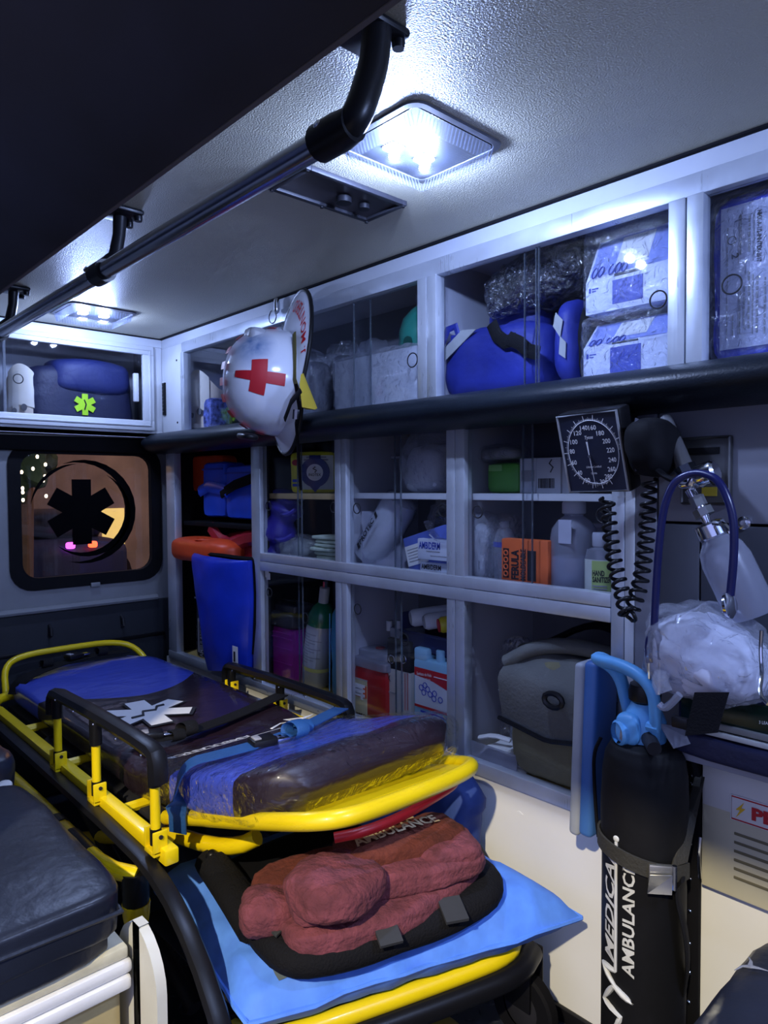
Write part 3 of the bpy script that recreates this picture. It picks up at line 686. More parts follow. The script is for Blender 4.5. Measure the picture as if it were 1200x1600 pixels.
# fold-up guards
def guard(yy, x0, x1, posts, zt, sgn):
    g = mk('guard_rail', MB().tube(smooth([(x0, yy, zt-.055), (x0, yy, zt-.015), (x0+.02, yy, zt), (x0+.1, yy, zt+.002), ((x0+x1)/2, yy, zt+.008), (x1-.03, yy, zt+.008), (x1, yy, zt-.002), (x1+.002, yy, zt-.05)], 1), .019, 8, flat=.75), black, st)
    for px in posts:
        p = mk('guard_post', MB().tube([(px, yy, .498), (px, yy, zt-.045)], .0095, 10), yel, st)
        mk('post_sleeve', MB().tube([(px, yy, zt-.06), (px, yy, zt+.0)], .0135, 10), black, p)
        mk('post_foot', MB().tube([(px, yy, .482), (px, yy, .512)], .011, 10), black, p)
        b = mk('post_bracket', MB().box((px-.021, yy-.014, .470), (px-.015, yy+.014, .512), .002).box((px+.015, yy-.014, .470), (px+.021, yy+.014, .512), .002).box((px-.021, yy-.014, .466), (px+.021, yy+.014, .476), .002), yel, st)
        mk('pin', MB().tube([(px-.024, yy, .502), (px+.024, yy, .502)], .004, 8), dgrey, b)
    for k in range(5):
        x = x0+.06+(x1-x0-.1)*k/4; mk('rivet', MB().lathe([(.0035, 0), (.0025, .002)], 8, Matrix.Translation((x, yy-sgn*.015, zt-.006)) @ Matrix.Rotation(R(90)*sgn, 4, 'X')), steel, g)
guard(.562, -1.80, -1.225, (-1.775, -1.53, -1.24), .652, 1)
guard(1.19, -2.06, -1.43, (-2.03, -1.75, -1.46), .558, 1)
tfit('STRETCHER', (22, 1123), (45, 1150), 5, .56, ink, st) if False else None
# under-carriage
ly = .49
mk('undercarriage_tube', MB().tube(smooth([at(-20, 1180, ly), at(55, 1250, ly), at(120, 1315, ly), at(165, 1357, ly), at(215, 1368, .53)], 1), .016, 10), yel, st)
for a0, a1 in (((88, 1283), (98, 1292)), ((112, 1306), (142, 1336))): mk('grip_band', MB().tube([at(*a0, ly), at(*a1, ly)], .0175, 10), black, st)
a = at(212, 1385, .53)
mk('hub', MB().tube([a+V((0,0,.03)), a-V((0,0,.03))], [.026, .024], 12), black, st)
mk('caster_fork', MB().tube([a-V((0,0,.03)), a-V((0,0,.055)), a-V((0,0,.10))], [.026, .024, .016], 12), yel, st)
def wheel(c, r, w_):
    T = Matrix.Translation(c) @ Matrix.Rotation(R(90), 4, 'X')
    q = mk('wheel', MB().lathe([(r*.55, -w_/2), (r*.93, -w_/2), (r, -w_/3), (r, w_/3), (r*.93, w_/2), (r*.55, w_/2)], 24, T, cap=False), blackm, st)
    mk('wheel_hub', MB().lathe([(.01, -w_/2-.004), (r*.56, -w_/2+.004), (r*.56, w_/2-.004), (.01, w_/2+.004)], 20, T), dgrey, q)
for c in ((-1.35, .56, .075), (-2.2, .6, .075), (-2.2, 1.14, .075), (-.86, .62, .075), (-.84, 1.16, .085)): wheel(c, .075, .03)
mk('fork', MB().box((-.87, 1.135, .09), (-.81, 1.142, .21), .003).box((-.87, 1.178, .09), (-.81, 1.185, .21), .003), black, st)
mk('caster_cap', MB().soft((-.93, 1.02, .02), (.07, .06, .05), 5, 3), M('olive_cap', (.25, .19, .03), .5), st)
for s, yy in ((0, .64), (1, 1.13)):
    mk('leg', MB().tube([(-2.2, yy, .10), (-1.75, yy, .28), (-1.35, yy, .43)], .016, 10), yel, st)
    mk('leg', MB().tube([(-1.25, yy, .12), (-1.7, yy, .28), (-2.1, yy, .43)], .016, 10), dgrey, st)
mk('hinge_arm', MB().tube(smooth([at(262, 1300, .70), at(330, 1322, .70), at(375, 1322, .72), at(402, 1308, .74)], 1), .017, 10), yel, st)
mk('hinge_knob', MB().soft(at(331, 1337, .68)-V((0,0,.012)), (.024, .024, .024), 6, 2), black, st)
mk('base_frame', MB().tube(smooth([(-1.03, .60, .225), (-1.0, .60, .235), (-.985, .605, .235), (-.955, .63, .235), (-.90, .80, .235), (-.845, .98, .235), (-.82, 1.08, .235), (-.84, 1.14, .235), (-1.4, 1.16, .235)]), .017, 10), yel, st)
mk('bumper', MB().tube(smooth([(-.99, .592, .205), (-.945, .62, .205), (-.885, .80, .205), (-.825, .99, .205), (-.80, 1.09, .205), (-.82, 1.16, .205)]), .022, 10), black, st)
mk('base_deck', MB().slab([(-1.42, .61, .236), (-.965, .62, .236), (-.845, 1.10, .236), (-1.42, 1.14, .236)], .004), dgrey, st)
mk('corner_cap', MB().soft((-.975, .612, .20), (.05, .05, .05), 6, 4), yel, st)

# straps lying on the mattress (each can be lifted away)
strapb = M('black_webbing', (.008, .008, .010), .8, bump=.3, bs=300, spec=.15)
strapbl = M('blue_webbing', (.012, .075, .26), .6, bump=.3, bs=200)
def strap(name, label, pts, wd, mat, buckle=None, loops=()):
    t = thing(name, label, 'strap', pts[0])
    P = smooth(pts, 2); mb = MB(); vs_ = []; n = len(P)
    for i in range(n):
        d = (P[min(n-1, i+1)]-P[max(0, i-1)]); d.z = d.z; sd = d.cross(V((0,0,1)))
        sd = sd.normalized() if sd.length > 1e-6 else V((1,0,0))
        nn = sd.cross(d).normalized()
        for a, b in ((-1, 0), (1, 0), (1, 1), (-1, 1)): vs_.append(P[i]+sd*wd/2*a+nn*.003*b)
    fs_ = [(i*4+k, i*4+(k+1) % 4, (i+1)*4+(k+1) % 4, (i+1)*4+k) for i in range(n-1) for k in range(4)]
    mk('webbing', mb.add(vs_, fs_), mat, t)
    if buckle:
        c, r_ = buckle; T = Matrix.Translation(c) @ Matrix.Rotation(r_, 4, 'Z')
        b = mk('buckle', MB().box((-.035, -.022, 0), (.02, .022, .016), .005, T), black, t)
        mk('tongue', MB().box((.018, -.014, .004), (.05, .014, .009), .002, T), chrome, b)
        mk('button', MB().box((-.03, -.012, .014), (-.014, .012, .019), .002, T), M('grey_button', (.3, .3, .34), .4), b)
    for i, (c, r_) in enumerate(loops):
        c = V(c); mk('loose_loop', MB().tube([c+V((math.cos(R(a))*r_*1.2, math.sin(R(a))*r_*.3, r_*.7+math.sin(R(a))*r_*.7)) for a in range(-60, 241, 20)], .002, 8, flat=8., upv=(0,1,0)), mat, t)
    return t
strap('mattress_strap', 'black strap with metal buckle across the middle of the mattress', [atz(212, 1158, .536), atz(232, 1156, .546), atz(268, 1152, .546), atz(305, 1141, .542), atz(360, 1122, .540), atz(410, 1100, .540), atz(440, 1086, .536)], .045, strapb, (atz(242, 1152, .547), R(70)), ((atz(292, 1148, .540), .022), (atz(275, 1156, .538), .016)))
strap('mattress_strap', 'black strap bunched over the blue foot end of the mattress', [(-2.43, .645, .49), (-2.44, .66, .530), (-2.47, .74, .545), (-2.50, .84, .552), (-2.53, .95, .552), (-2.53, 1.05, .545)], .055, strapb, ((-2.51, .86, .558), R(105)), (((-2.52, .95, .55), .02), ((-2.50, .76, .545), .018)))
strap('mattress_strap', 'blue strap with buckle around the raised end of the mattress', [(-1.290, .630, .46), (-1.288, .626, .55), (-1.280, .646, .600), (-1.258, .70, .606), (-1.245, .78, .609), (-1.255, .88, .607), (-1.32, 1.00, .592), (-1.40, 1.14, .572)], .040, strapbl, ((-1.245, .81, .606), R(80)), (((-1.245, .885, .602), .024), ((-1.27, .92, .597), .018)))

# ================================================================ BLUE PAD, SPLINT BAG AND BLANKET ON THE STRETCHER BASE
bluefab = M('sky_blue_fabric', (.10, .28, .95), .7, bump=.35, bs=14, var=.12, vs=30)
pd = thing('blue_pillow', 'sky blue cloth cushion on the front of the stretcher base', 'cushion', (-1.1, .9, .24))
ca = [V((-1.42, .640, .292)), V((-.955, .580, .284)), V((-.735, 1.205, .290)), V((-1.35, 1.235, .290))]
def pillow(u, v, s):
    P = ca[0]*(1-u)*(1-v)+ca[1]*u*(1-v)+ca[2]*u*v+ca[3]*(1-u)*v
    e = max(0, 1-abs(2*u-1)**7)**.5*max(0, 1-abs(2*v-1)**7)**.5
    P = P+V((0, 0, .004))
    k = noise.noise(V((u*7, v*9, 3.3))) + .6*noise.noise(V((u*16, v*20, 1)))
    z = P.z + s*e*(.062 if s > 0 else .050) + ((.011*k+.012*noise.noise(V((u*3+v*9, v*4-u*6, 7))))*e if s > 0 else 0)
    d = .012*noise.noise(V((u*5, v*5, 9)))
    w_ = .010*noise.noise(V((v*14, u*3, 4)))*max(0, 2*u-1)**8
    return V((P.x+d*(1-e)+w_, P.y+d*(1-e), z+.012*noise.noise(V((u*4, v*4, 0)))*(1-e)))
mb = MB(); mb.grid(lambda u, v: pillow(u, v, 1), 36, 36); mb.grid(lambda u, v: pillow(1-u, v, -1)-V((0,0,.0)), 36, 36)
mk('cover', mb, bluefab, pd, ang=80)
mk('hem', MB().tube([pillow(u, v, 0) for u, v in [(i/12, 0) for i in range(13)]+[(1, i/12) for i in range(13)]+[(1-i/12, 1) for i in range(13)]], .0045, 6), bluefab, pd)
lbl(mk('faded_patch', MB().grid(lambda u, v: pillow(.66+.29*u, .10+.36*v, 1)+V((0,0,.002)), 10, 10), M('grey_green_pad', (.09, .12, .13), .8), pd), 'grey-green worn patch')
wp = MB(); wp.box((-1.02, .588, .05), (-1.0, .60, .33)) if False else None
# folded black padded splint bag under the blanket
meshm = M('black_mesh_padding', (.008, .008, .010), .85, spec=.15, bump=.6, bs=220)
sb_ = thing('padded_splint', 'folded black mesh padded splint under the maroon blanket', 'splint', (-1.1, .88, .35))
zp = .365
pt = [atz(335, 1352, zp+.03), atz(378, 1405, zp+.01), atz(420, 1462, zp), atz(458, 1502, zp), atz(520, 1492, zp), atz(610, 1463, zp), atz(700, 1432, zp), atz(768, 1392, zp+.01), atz(745, 1360, zp+.02), atz(690, 1345, zp+.02)]
P = smooth(pt, 2)
mk('padded_edge', MB().tube(P, [.033+.004*noise.noise(p*14) for p in P], 12, flat=.9), meshm, sb_, ang=70)
mk('flat_pad', MB().soft((-1.09, .86, .335), (.40, .36, .04), 8, 6, .006, 9, 2, T=None), blackm, sb_)
mk('rolled_end', MB().tube(smooth([atz(330, 1345, .385), atz(365, 1395, .385), atz(400, 1450, .38)], 1), [.036]*5 if False else .034, 12, flat=.8), meshm, sb_)
for a, b in (((385, 1425), (440, 1375)), ((612, 1478), (600, 1445)), ((715, 1442), (700, 1405))):
    A = atz(*a, zp+.02); B = atz(*b, zp+.035); d = (B-A).normalized(); sd = d.cross(V((0,0,1)))*.022
    mk('webbing_patch', MB().slab([A-sd, A+sd, B+sd, B-sd], .006), M('grey_webbing', (.03, .032, .036), .8), sb_)
mk('tie_strap', MB().slab([atz(398, 1432, zp+.042), atz(455, 1372, zp+.05), atz(512, 1382, zp+.055), atz(432, 1462, zp+.035)], .004), M('grey_webbing2', (.035, .04, .04), .8), sb_)
plush = M('maroon_plush', (.17, .042, .055), .95, bump=1.0, bs=120, var=.35, vs=26)
plush2 = M('brown_plush', (.11, .022, .012), .95, bump=.9, bs=120, var=.35, vs=22)
bk = thing('plush_blanket', 'rolled maroon plush blanket with brown lining on the stretcher base', 'blanket', (-1.08, .88, .34))
e1 = (atz(745, 1335, .40)-atz(450, 1440, .40)); e1.z = 0; e1.normalize(); e2 = V((e1.y, -e1.x, 0)); e2 = e2 if e2.x > 0 else -e2   # e2 points to the front
bc_ = atz(606, 1406, .40)
def layer(name, dx, dy, z, L_, W_, H_, mat, rot=0., p=5., amp=.006, seed=1, wave=.0):
    T_ = Matrix.Translation(V((bc_.x, bc_.y, z))+e1*dx+e2*dy) @ Matrix((e1, e2, V((0, 0, 1)))).transposed().to_4x4() @ Matrix.Rotation(R(rot), 4, 'Z')
    def wv(pt): return V((pt.x, pt.y+wave*math.sin(pt.x*17+seed), pt.z*(1+.16*noise.noise(V((pt.x*9, pt.y*9, seed))))))
    return rough_up(mk(name, MB().soft((0, 0, 0), (L_, W_, H_), 26, p, amp, 9, seed, T=T_, fn=wv), mat, bk, ang=80), .0035, 24, seed)
layer('lower_fold', .0, -.022, .362, .40, .165, .062, plush, 0, 4.5, .008, 2, .010)
layer('middle_fold', .006, -.026, .414, .380, .150, .054, plush, 3, 4.2, .009, 5, .014)
layer('front_fold', -.105, .002, .436, .170, .135, .062, plush, -8, 3.4, .010, 9, .010)
layer('right_fold', .130, -.008, .436, .135, .115, .046, plush, 12, 3.4, .009, 13, .006)
layer('lining', .060, -.052, .450, .25, .120, .042, plush2, 2, 4, .007, 7, .006)
layer('tucked_end', -.19, -.075, .375, .11, .12, .070, plush, 20, 3, .009, 11)
layer('back_lining', -.06, -.120, .385, .30, .08, .070, plush2, 4, 3.2, .010, 15, .01)
gold = M('gold_print', (.52, .42, .26), .8)
A = V((bc_.x, bc_.y, .4965))+e1*-.045+e2*-.030; b_ = e1*.185; n_ = -e2
text3('AMBULANCE', lambda u, v: A+b_*u+n_*(.030*v)+V((0, 0, .004*math.sin(u*3))), gold, bk, bold=.03)
text3('MEDICAL', lambda u, v: A+b_*(.1+.7*u)+n_*(.036+.026*v)+V((0, 0, .002)), gold, bk, bold=.03)
# dark blue cloth behind the stretcher end
tag(mk('blue_cloth', MB().soft((-1.08, 1.19, .30), (.16, .12, .20), 10, 3, .02, 14, 3), M('dark_blue_cloth', (.02, .05, .22), .8, bump=.4, bs=25), ang=70), 'crumpled dark blue cloth behind the stretcher head end', 'cloth')

# ================================================================ BENCH SEATS
bn = thing('squad_bench', 'white bench box with black vinyl seat by the side door', 'bench', (-1.3, .2, 0))
worn = M('worn_white_paint', (.86, .87, .90), .5, var=.08, vs=6, bump=.15, bs=30)
tan = M('worn_tan_panel', (.52, .43, .22), .6, var=.14, vs=7, bump=.2, bs=40)
mk('seat_cushion', MB().soft((-1.33, .169, .455), (.56, .525, .078), 20, 13, .004, 8, 1), vinyl2, bn, ang=60)
mk('seat_piping', MB().tube([(-1.052, -.09, .50), (-1.05, .20, .503), (-1.052, .42, .497), (-1.3, .43, .50), (-1.6, .43, .505)], .004, 6), vinyl2, bn)
mk('cushion_skirt', MB().soft((-1.33, .163, .428), (.552, .52, .05), 10, 10), vinyl2, bn)
mk('box', MB().box((-2.4, -.095, 0), (-1.075, .425, .43), .004), tan, bn)
mk('lid_edge', MB().box((-2.4, -.095, .413), (-1.062, .434, .432), .004), M('cream_edge', (.66, .62, .46), .5, var=.12, vs=25), bn)
mk('edge_strip', MB().box((-1.08, -.095, .392), (-1.055, .438, .412), .006), worn, bn)
mk('edge_strip', MB().box((-1.08, -.095, .370), (-1.05, .434, .391), .005), worn, bn)
sd = MB(); sd.prism([(x, z) for x, z in rrect(-1.13, -.985, 0.02, .465, .085, 6)], .016, Matrix.Translation((0, .460, 0)) @ Matrix.Rotation(R(90), 4, 'X'))
sd.prism([(x, z) for x, z in rrect(-1.48, -1.30, .02, .475, .085, 6)], .016, Matrix.Translation((0, .460, 0)) @ Matrix.Rotation(R(90), 4, 'X'))
mk('side_guard', sd, M('white_guard_plastic', (.66, .66, .60), .45, var=.06), bn)
for k in range(16):
    y = random.uniform(.05, .36); z = random.uniform(.20, .35)
    mk('paint_chip', MB().prism([(-.006*random.random()-.001, -.002), (.004, -.003), (.005*random.random()+.002, .003), (-.004, .004*random.random())], .0006, Matrix.Translation((-1.075, y, z)) @ YZ), M('bare_spot', (.05, .035, .02), .7) if k == 0 else bpy.data.materials['bare_spot'], bn)
bc = thing('bench_cushion', 'black vinyl cushion with torn white corner behind the bench seat', 'cushion', (-1.85, .2, .45))
mk('cover', MB().soft((-1.88, .17, .44), (.50, .55, .13), 12, 8, .008, 9, 5), vinyl2, bc, ang=60)
mk('torn_foam', MB().soft((-1.632, .405, .495), (.03, .035, .03), 6, 2.2, .006, 60, 2), paper, bc)
tag(mk('red_cloth', MB().soft((-1.97, .38, .55), (.12, .10, .05), 8, 3, .01, 20, 3), red), 'small red fabric corner on the bench behind the cushions', 'fabric')
fs_ = thing('jump_seat', 'torn black vinyl seat corner below the danger sign', 'seat', (-.2, 1.05, 0))
mk('seat_cushion', MB().soft((-.155, 1.03, .30), (.50, .44, .135), 14, 7, .008, 9, 7), vinyl2, fs_, ang=60)
mk('seat_base', MB().box((-.36, .86, 0), (.1, 1.2, .30), .01), blackm, fs_)
foam = M('grey_torn_foam', (.20, .21, .25), .9, bump=.6, bs=90)
c = atz(1172, 1510, .437)
for a in (20, 105, 230): mk('tear', MB().tube([c+V((0,0,.0)), c+V((math.cos(R(a))*.012, math.sin(R(a))*.012, .001)), c+V((math.cos(R(a+9))*.026, math.sin(R(a+9))*.026, -.002))], [.004, .0022, .0008], 5, flat=.4, upv=(0,0,1)), foam, fs_)
c = at(1122, 1560, .93)
mk('worn_corner', MB().soft((-.388, .845, .372), (.035, .035, .04), 6, 2.5, .006, 50, 4), foam, fs_)
# ================================================================ HELMET ON ITS HOOK
U = V((-.27, -.95, .10)).normalized(); Lr = V((.10, .05, 1)); Lr = (Lr-U*Lr.dot(U)).normalized(); Sd = U.cross(Lr)*-1
if Sd.y > 0: Sd = -Sd
hc = at(441, 600, 1.19)
RM = Matrix((Lr, Sd, U)).transposed()      # local x = rear of helmet (up), y = side towards the aisle, z = crown
if RM.determinant() < 0: RM = Matrix((Lr, -Sd, U)).transposed()
ysg = 1 if (RM @ V((0,1,0))).y < 0 else -1
hel = thing('rescue_helmet', 'white rescue helmet with red cross hanging from the upper cabinet', 'helmet', hc, RM)
def helmat():
    m = M('white_helmet_shell', (.74, .77, .86), .16, var=.03, coat=.5); nt = m.node_tree; N = nt.nodes; L = nt.links; b = N['Principled BSDF']
    tc = N.new('ShaderNodeTexCoord'); n = N.new('ShaderNodeTexNoise'); n.inputs['Scale'].default_value = 30; n.inputs['Detail'].default_value = 6; L.new(tc.outputs['Object'], n.inputs['Vector'])
    sp = N.new('ShaderNodeVectorMath'); sp.operation = 'DISTANCE'; sp.inputs[1].default_value = (.085, ysg*.062, .120); L.new(tc.outputs['Object'], sp.inputs[0])
    mr = N.new('ShaderNodeMapRange'); mr.inputs[1].default_value = .02; mr.inputs[2].default_value = .075; mr.inputs[3].default_value = 1.3; mr.inputs[4].default_value = .0; L.new(sp.outputs['Value'], mr.inputs[0])
    mu = N.new('ShaderNodeMath'); mu.operation = 'MULTIPLY'; L.new(mr.outputs[0], mu.inputs[0]); L.new(n.outputs[0], mu.inputs[1])
    old = b.inputs['Base Color'].links[0].from_socket
    mx = N.new('ShaderNodeMix'); mx.data_type = 'RGBA'; L.new(mu.outputs[0], mx.inputs[0]); L.new(old, mx.inputs[6]); mx.inputs[7].default_value = (.03, .13, .35, 1); L.new(mx.outputs[2], b.inputs['Base Color'])
    return m
hm = helmat(); HA, HB, HH = .148, .118, .170
def dome(th, ph, o=0.):
    """th around the rim, ph 0 rim .. 90 crown"""
    c_, s_ = math.cos(ph), math.sin(ph); p = 2.35
    k = (abs(c_)**p+abs(s_)**p)**(-1/p)
    rid = .006*math.exp(-(math.sin(th)/.16)**2)*(1-.2*s_)
    return V(((HA+o+rid)*c_*k*math.cos(th), (HB+o)*c_*k*math.sin(th), (HH+o+rid)*s_*k))
mk('shell', MB().grid(lambda u, v: dome(2*math.pi*u, math.pi/2*v), 48, 18), hm, hel, True, 60)
def brim_ext(th):
    c_ = math.cos(th); return .024+.105*max(0, c_)**1.7+.030*max(0, -c_)**1.5
def brim(th, t, dz=0.):
    e = brim_ext(th)*t; c_ = math.cos(th)
    return V((HA*math.cos(th)*1.0+e*math.cos(th), (HB+e*.75)*math.sin(th), -.012*t-.02*t*max(0, -c_)-.015*t*t*max(0, c_)+dz))
mk('brim', MB().grid(lambda u, v: brim(2*math.pi*u, v), 56, 4).grid(lambda u, v: brim(2*math.pi*(1-u), v, -.005), 56, 4), hm, hel, True, 60)
mk('brim_edge', MB().tube([brim(2*math.pi*i/56, 1, -.002) for i in range(56)], .006, 8, True), black, hel, True)
mk('liner', MB().grid(lambda u, v: dome(2*math.pi*u, math.pi/2*v, -.008)*.97-V((0,0,.012)), 32, 8), blackm, hel, True)
def on_side(a, b, o=.0015):
    """point on the dome side: a along x, b along z"""
    th = math.acos(max(-.99, min(.99, a/HA)))*ysg; ph = b
    return dome(th, ph, o)
def cross_patch(x0, x1, p0, p1): return lambda u, v: on_side(x0+(x1-x0)*u, p0+(p1-p0)*v)
mk('red_cross', MB().grid(cross_patch(-.054, .054, R(27), R(42)), 10, 4), redc, hel, True)
mk('red_cross', MB().grid(cross_patch(-.017, .017, R(10), R(27)), 6, 5), redc, hel, True); mk('red_cross', MB().grid(cross_patch(-.017, .017, R(42), R(61)), 6, 5), redc, hel, True)
for k in range(10):
    ph0 = 12+k*16.5
    def rp(u, v, ph0=ph0):
        a = R(ph0+8*v); c_, s_ = -math.cos(a), math.sin(a); p = 2.35; kk = (abs(c_)**p+abs(s_)**p)**(-1/p)
        return V(((HA+.0085)*c_*kk, ysg*(-.016+.034*u), (HH+.0085)*s_*kk))
    mk('reflective_mark', MB().grid(rp, 3, 3), redc if True else inkw, hel, True)
mk('ridge_badge', MB().soft((HA*.80, 0, HH*.42), (.05, .075, .05), 6, 5, .003, 40), M('scuffed_grey', (.35, .36, .40), .4, bump=.4, bs=60), hel, True)
vs_, fs_ = text_mesh('J. MONTERO', .012)
def mont(u, v):
    # on the back brim, read from outside
    th = ysg*(R(64)-R(66)*u); t = .86-.40*v
    return brim(th, t, .0025)
mk('lettering', MB().add([mont(u, v) for u, v in vs_], fs_), redc, hel, True)
olive = M('olive_strap', (.16, .14, .035), .8)
mk('side_strap', MB().tube([brim(ysg*R(38), .25, .012), brim(ysg*R(62), .2, .012), brim(ysg*R(88), .3, .010), brim(ysg*R(105), 1.05, .004)], .014, 6, flat=.25, upv=(0,0,1)), olive, hel, True)
# chin strap hanging straight down, in world directions
inv = Matrix.Translation(hc) @ RM.to_4x4(); inv = inv.inverted()
Wp = lambda x, y, Y: inv @ at(x, y, Y)
mk('chin_strap', MB().tube([Wp(462, 600, 1.08), Wp(468, 640, 1.09), Wp(463, 665, 1.10), Wp(466, 700, 1.13), Wp(470, 766, 1.14)], .013, 6, flat=.2), blackm, hel, True)
mk('chin_strap', MB().tube([Wp(445, 655, 1.07), Wp(455, 628, 1.06), Wp(470, 610, 1.07)], .012, 6, flat=.25), blackm, hel, True)
mk('strap_buckle', MB().tube([Wp(463, 640, 1.075), Wp(462, 655, 1.075)], .009, 8), chrome, hel, True)
mk('neck_guard', MB().add([Wp(470, 585, 1.10), Wp(492, 640, 1.14), Wp(472, 636, 1.10), Wp(468, 600, 1.08), Wp(474, 583, 1.14), Wp(496, 638, 1.17), Wp(478, 640, 1.15)], [(0,1,2,3), (0,4,5,1), (1,5,6,2), (4,0,3), (4,6,5), (3,2,6,4)]), M('yellow_cloth', (.55, .40, .03), .8), hel, True)
mk('chin_pad', MB().soft(Wp(400, 684, 1.10), (.02, .10, .05), 6, 3), black, hel, True)
hk = thing('helmet_hook', 'small chrome ring clip holding the helmet', 'hook', at(432, 490, 1.25))
a = at(432, 478, 1.262)
mk('clip', MB().soft(a-V((0,0,.025)), (.02, .018, .05), 6, 3), chrome, hk); mk('ring', MB().ring(a-V((.004,.012,.035)), .02, .002), chrome, hk)

# ================================================================ UPPER CABINET CONTENTS
FU = 1.364
def collar(label):
    t = thing('cervical_collar', label, 'collar', (0, 0, 0), group='cervical collars')
    r = .062
    def band(o): return lambda u, v: V(((r+o)*math.sin(R(-120+240*u)), -(r+o)*math.cos(R(-120+240*u))*.85, .012+(.115+.055*math.cos(R(-120+240*u))**2*(1 if abs(u-.5) < .38 else .3))*v))
    mk('foam_band', MB().grid(band(0), 28, 6).grid(lambda u, v: band(-.01)(1-u, v), 28, 6), beige, t, True, 60)
    mk('chin_plate', MB().grid(lambda u, v: band(.004)(.33+.34*u, .32+.7*v), 12, 5), M('cream_plate', (.70, .64, .55), .5), t, True)
    mk('fastener', MB().lathe([(.010, 0), (.010, .004)], 12, Matrix.Translation((.012, -r*.85-.003, .06)) @ Matrix.Rotation(R(90), 4, 'X')), M('grey_button2', (.12, .12, .13), .5), t, True)
    mk('fastener', MB().lathe([(.008, 0), (.008, .004)], 12, Matrix.Translation((-.02, -r*.83-.003, .05)) @ Matrix.Rotation(R(90), 4, 'X')), bpy.data.materials['grey_button2'], t, True)
    mk('strap', MB().grid(lambda u, v: band(.005)(.40+.08*u, .1+.8*v), 4, 5), M('white_strap', (.62, .58, .52), .6), t, True)
    return t
c1 = collar('beige cervical collar behind the glass of the rear cabinet'); a = atx(38, 600, -2.80); c1.location = (-2.80, a.y, 1.364); c1.rotation_euler = (0, 0, R(60)); c1.scale = (1, 1, 1.25)
c2 = dup(c1); c2['label'] = 'beige cervical collar in the upper cabinet behind the hanging helmet'; a = at(318, 640, 1.38); c2.location = (a.x, 1.40, FU); c2.rotation_euler = (0, 0, R(20)); c2.scale = (1.15, 1.15, 1.3)
bg = thing('medical_bag', 'dark navy bag with green star emblem in the rear cabinet', 'bag', (-2.83, 1.0, 1.364))
mk('body', MB().soft((-2.84, .99, 1.364), (.22, .40, .24), 10, 6, .008, 8, 2), navy, bg, ang=60)
mk('top_pocket', MB().soft((-2.80, 1.02, 1.50), (.18, .30, .14), 8, 4, .008, 9, 3), M('dark_blue_nylon', (.012, .02, .11), .6, bump=.3, bs=80), bg, ang=60)
a = atx(133, 632, -2.725)
lbl(mk('star_emblem', MB().prism(star(.040, .011), .002, Matrix.Translation((-2.727, a.y, a.z)) @ YZ), M('neon_green', (.45, .80, .02), .5, emit=None), bg), 'bright green star of life')
mk('emblem_staff', MB().tube([(-2.724, a.y-.002, a.z-.02), (-2.724, a.y+.004, a.z), (-2.724, a.y-.003, a.z+.018)], .0025, 6), ink, bg)
tag(mk('mask_pouch', MB().soft(at(338, 660, 1.40).xy.to_3d()+V((0,0,FU)), (.07, .09, .13), 6, 6), M('blue_yellow_print', (.10, .13, .40), .6, var=.9, vs=60)), 'small blue printed pouch beside the cervical collar in the upper cabinet', 'pouch')

# bay behind the helmet: clear bags, white pack, green resuscitator
def bagthing(name, label, cat, c, size, mat, inner=None, seed=1, amp=.012, p=3., n=18, fr=16, group=None):
    t = thing(name, label, cat, c, group=group)
    mk('film', MB().soft(c, size, max(n, 18), p, amp*.8, fr, seed, crease=True), mat, t, ang=50)
    if inner: mk('contents', MB().soft(V(c)+V((0,0,.004)), [s*.82 for s in size], 8, 3.2, amp*.7, fr*.8, seed+3), inner, t, ang=60)
    return t
pale = M('pale_plastic_tubing', (.62, .64, .70), .35, bump=.5, bs=50)
greyc = M('grey_contents', (.16, .165, .20), .5, bump=.6, bs=45)
a = at(490, 640, 1.38); bagthing('plastic_bag', 'clear bag of grey supplies directly right of the helmet', 'bag', (a.x, 1.39, FU), (.12, .12, .22), wrap, greyc, 2)
a = at(530, 640, 1.45); bagthing('plastic_bag', 'tall clear plastic bag behind the wrapped white pack', 'bag', (a.x, 1.47, FU), (.14, .09, .25), wrap, greyc, 5)
a = at(575, 640, 1.50); bagthing('plastic_bag', 'bluish clear bag beside the green resuscitator', 'bag', (a.x, 1.52, FU+.0), (.16, .09, .25), wrapm, M('bluish_gauze', (.30, .32, .46), .6, bump=.8, bs=60), 7)
t = thing('wrapped_pack', 'white square pack in clear wrap behind the glass', 'package', (-1.41, 1.36, FU))
x0, x1, zt = fr(520, 650, 552, 1.33)
mk('carton', MB().box((x0, 1.335, FU), (x1, 1.44, zt), .004), M('white_carton', (.62, .64, .70), .6), t)
mk('wrap', MB().soft(((x0+x1)/2, 1.388, FU-.001), (x1-x0+.012, .126, zt-FU+.012), 24, 9, .005, 24, 3, crease=True), wrapm, t, ang=40)
gb = thing('resuscitator_bag', 'green manual resuscitator bag on the wrapped white pack', 'resuscitator', (-1.29, 1.42, zt))
gm = M('translucent_green_silicone', (.03, .26, .20), .28, var=.1, coat=.4)
a = at(640, 525, 1.38)
mk('bulb', MB().lathe([(.01, -.075), (.035, -.066), (.054, -.035), (.058, 0), (.052, .035), (.034, .062), (.02, .075)], 22, Matrix.Translation((a.x, 1.42, a.z+.01)) @ Matrix.Rotation(R(12), 4, 'Y')), gm, gb)
mk('valve', MB().lathe([(.018, 0), (.022, .012), (.022, .03), (.014, .04)], 14, Matrix.Translation((a.x+.012, 1.42, a.z+.085))), frost, gb)
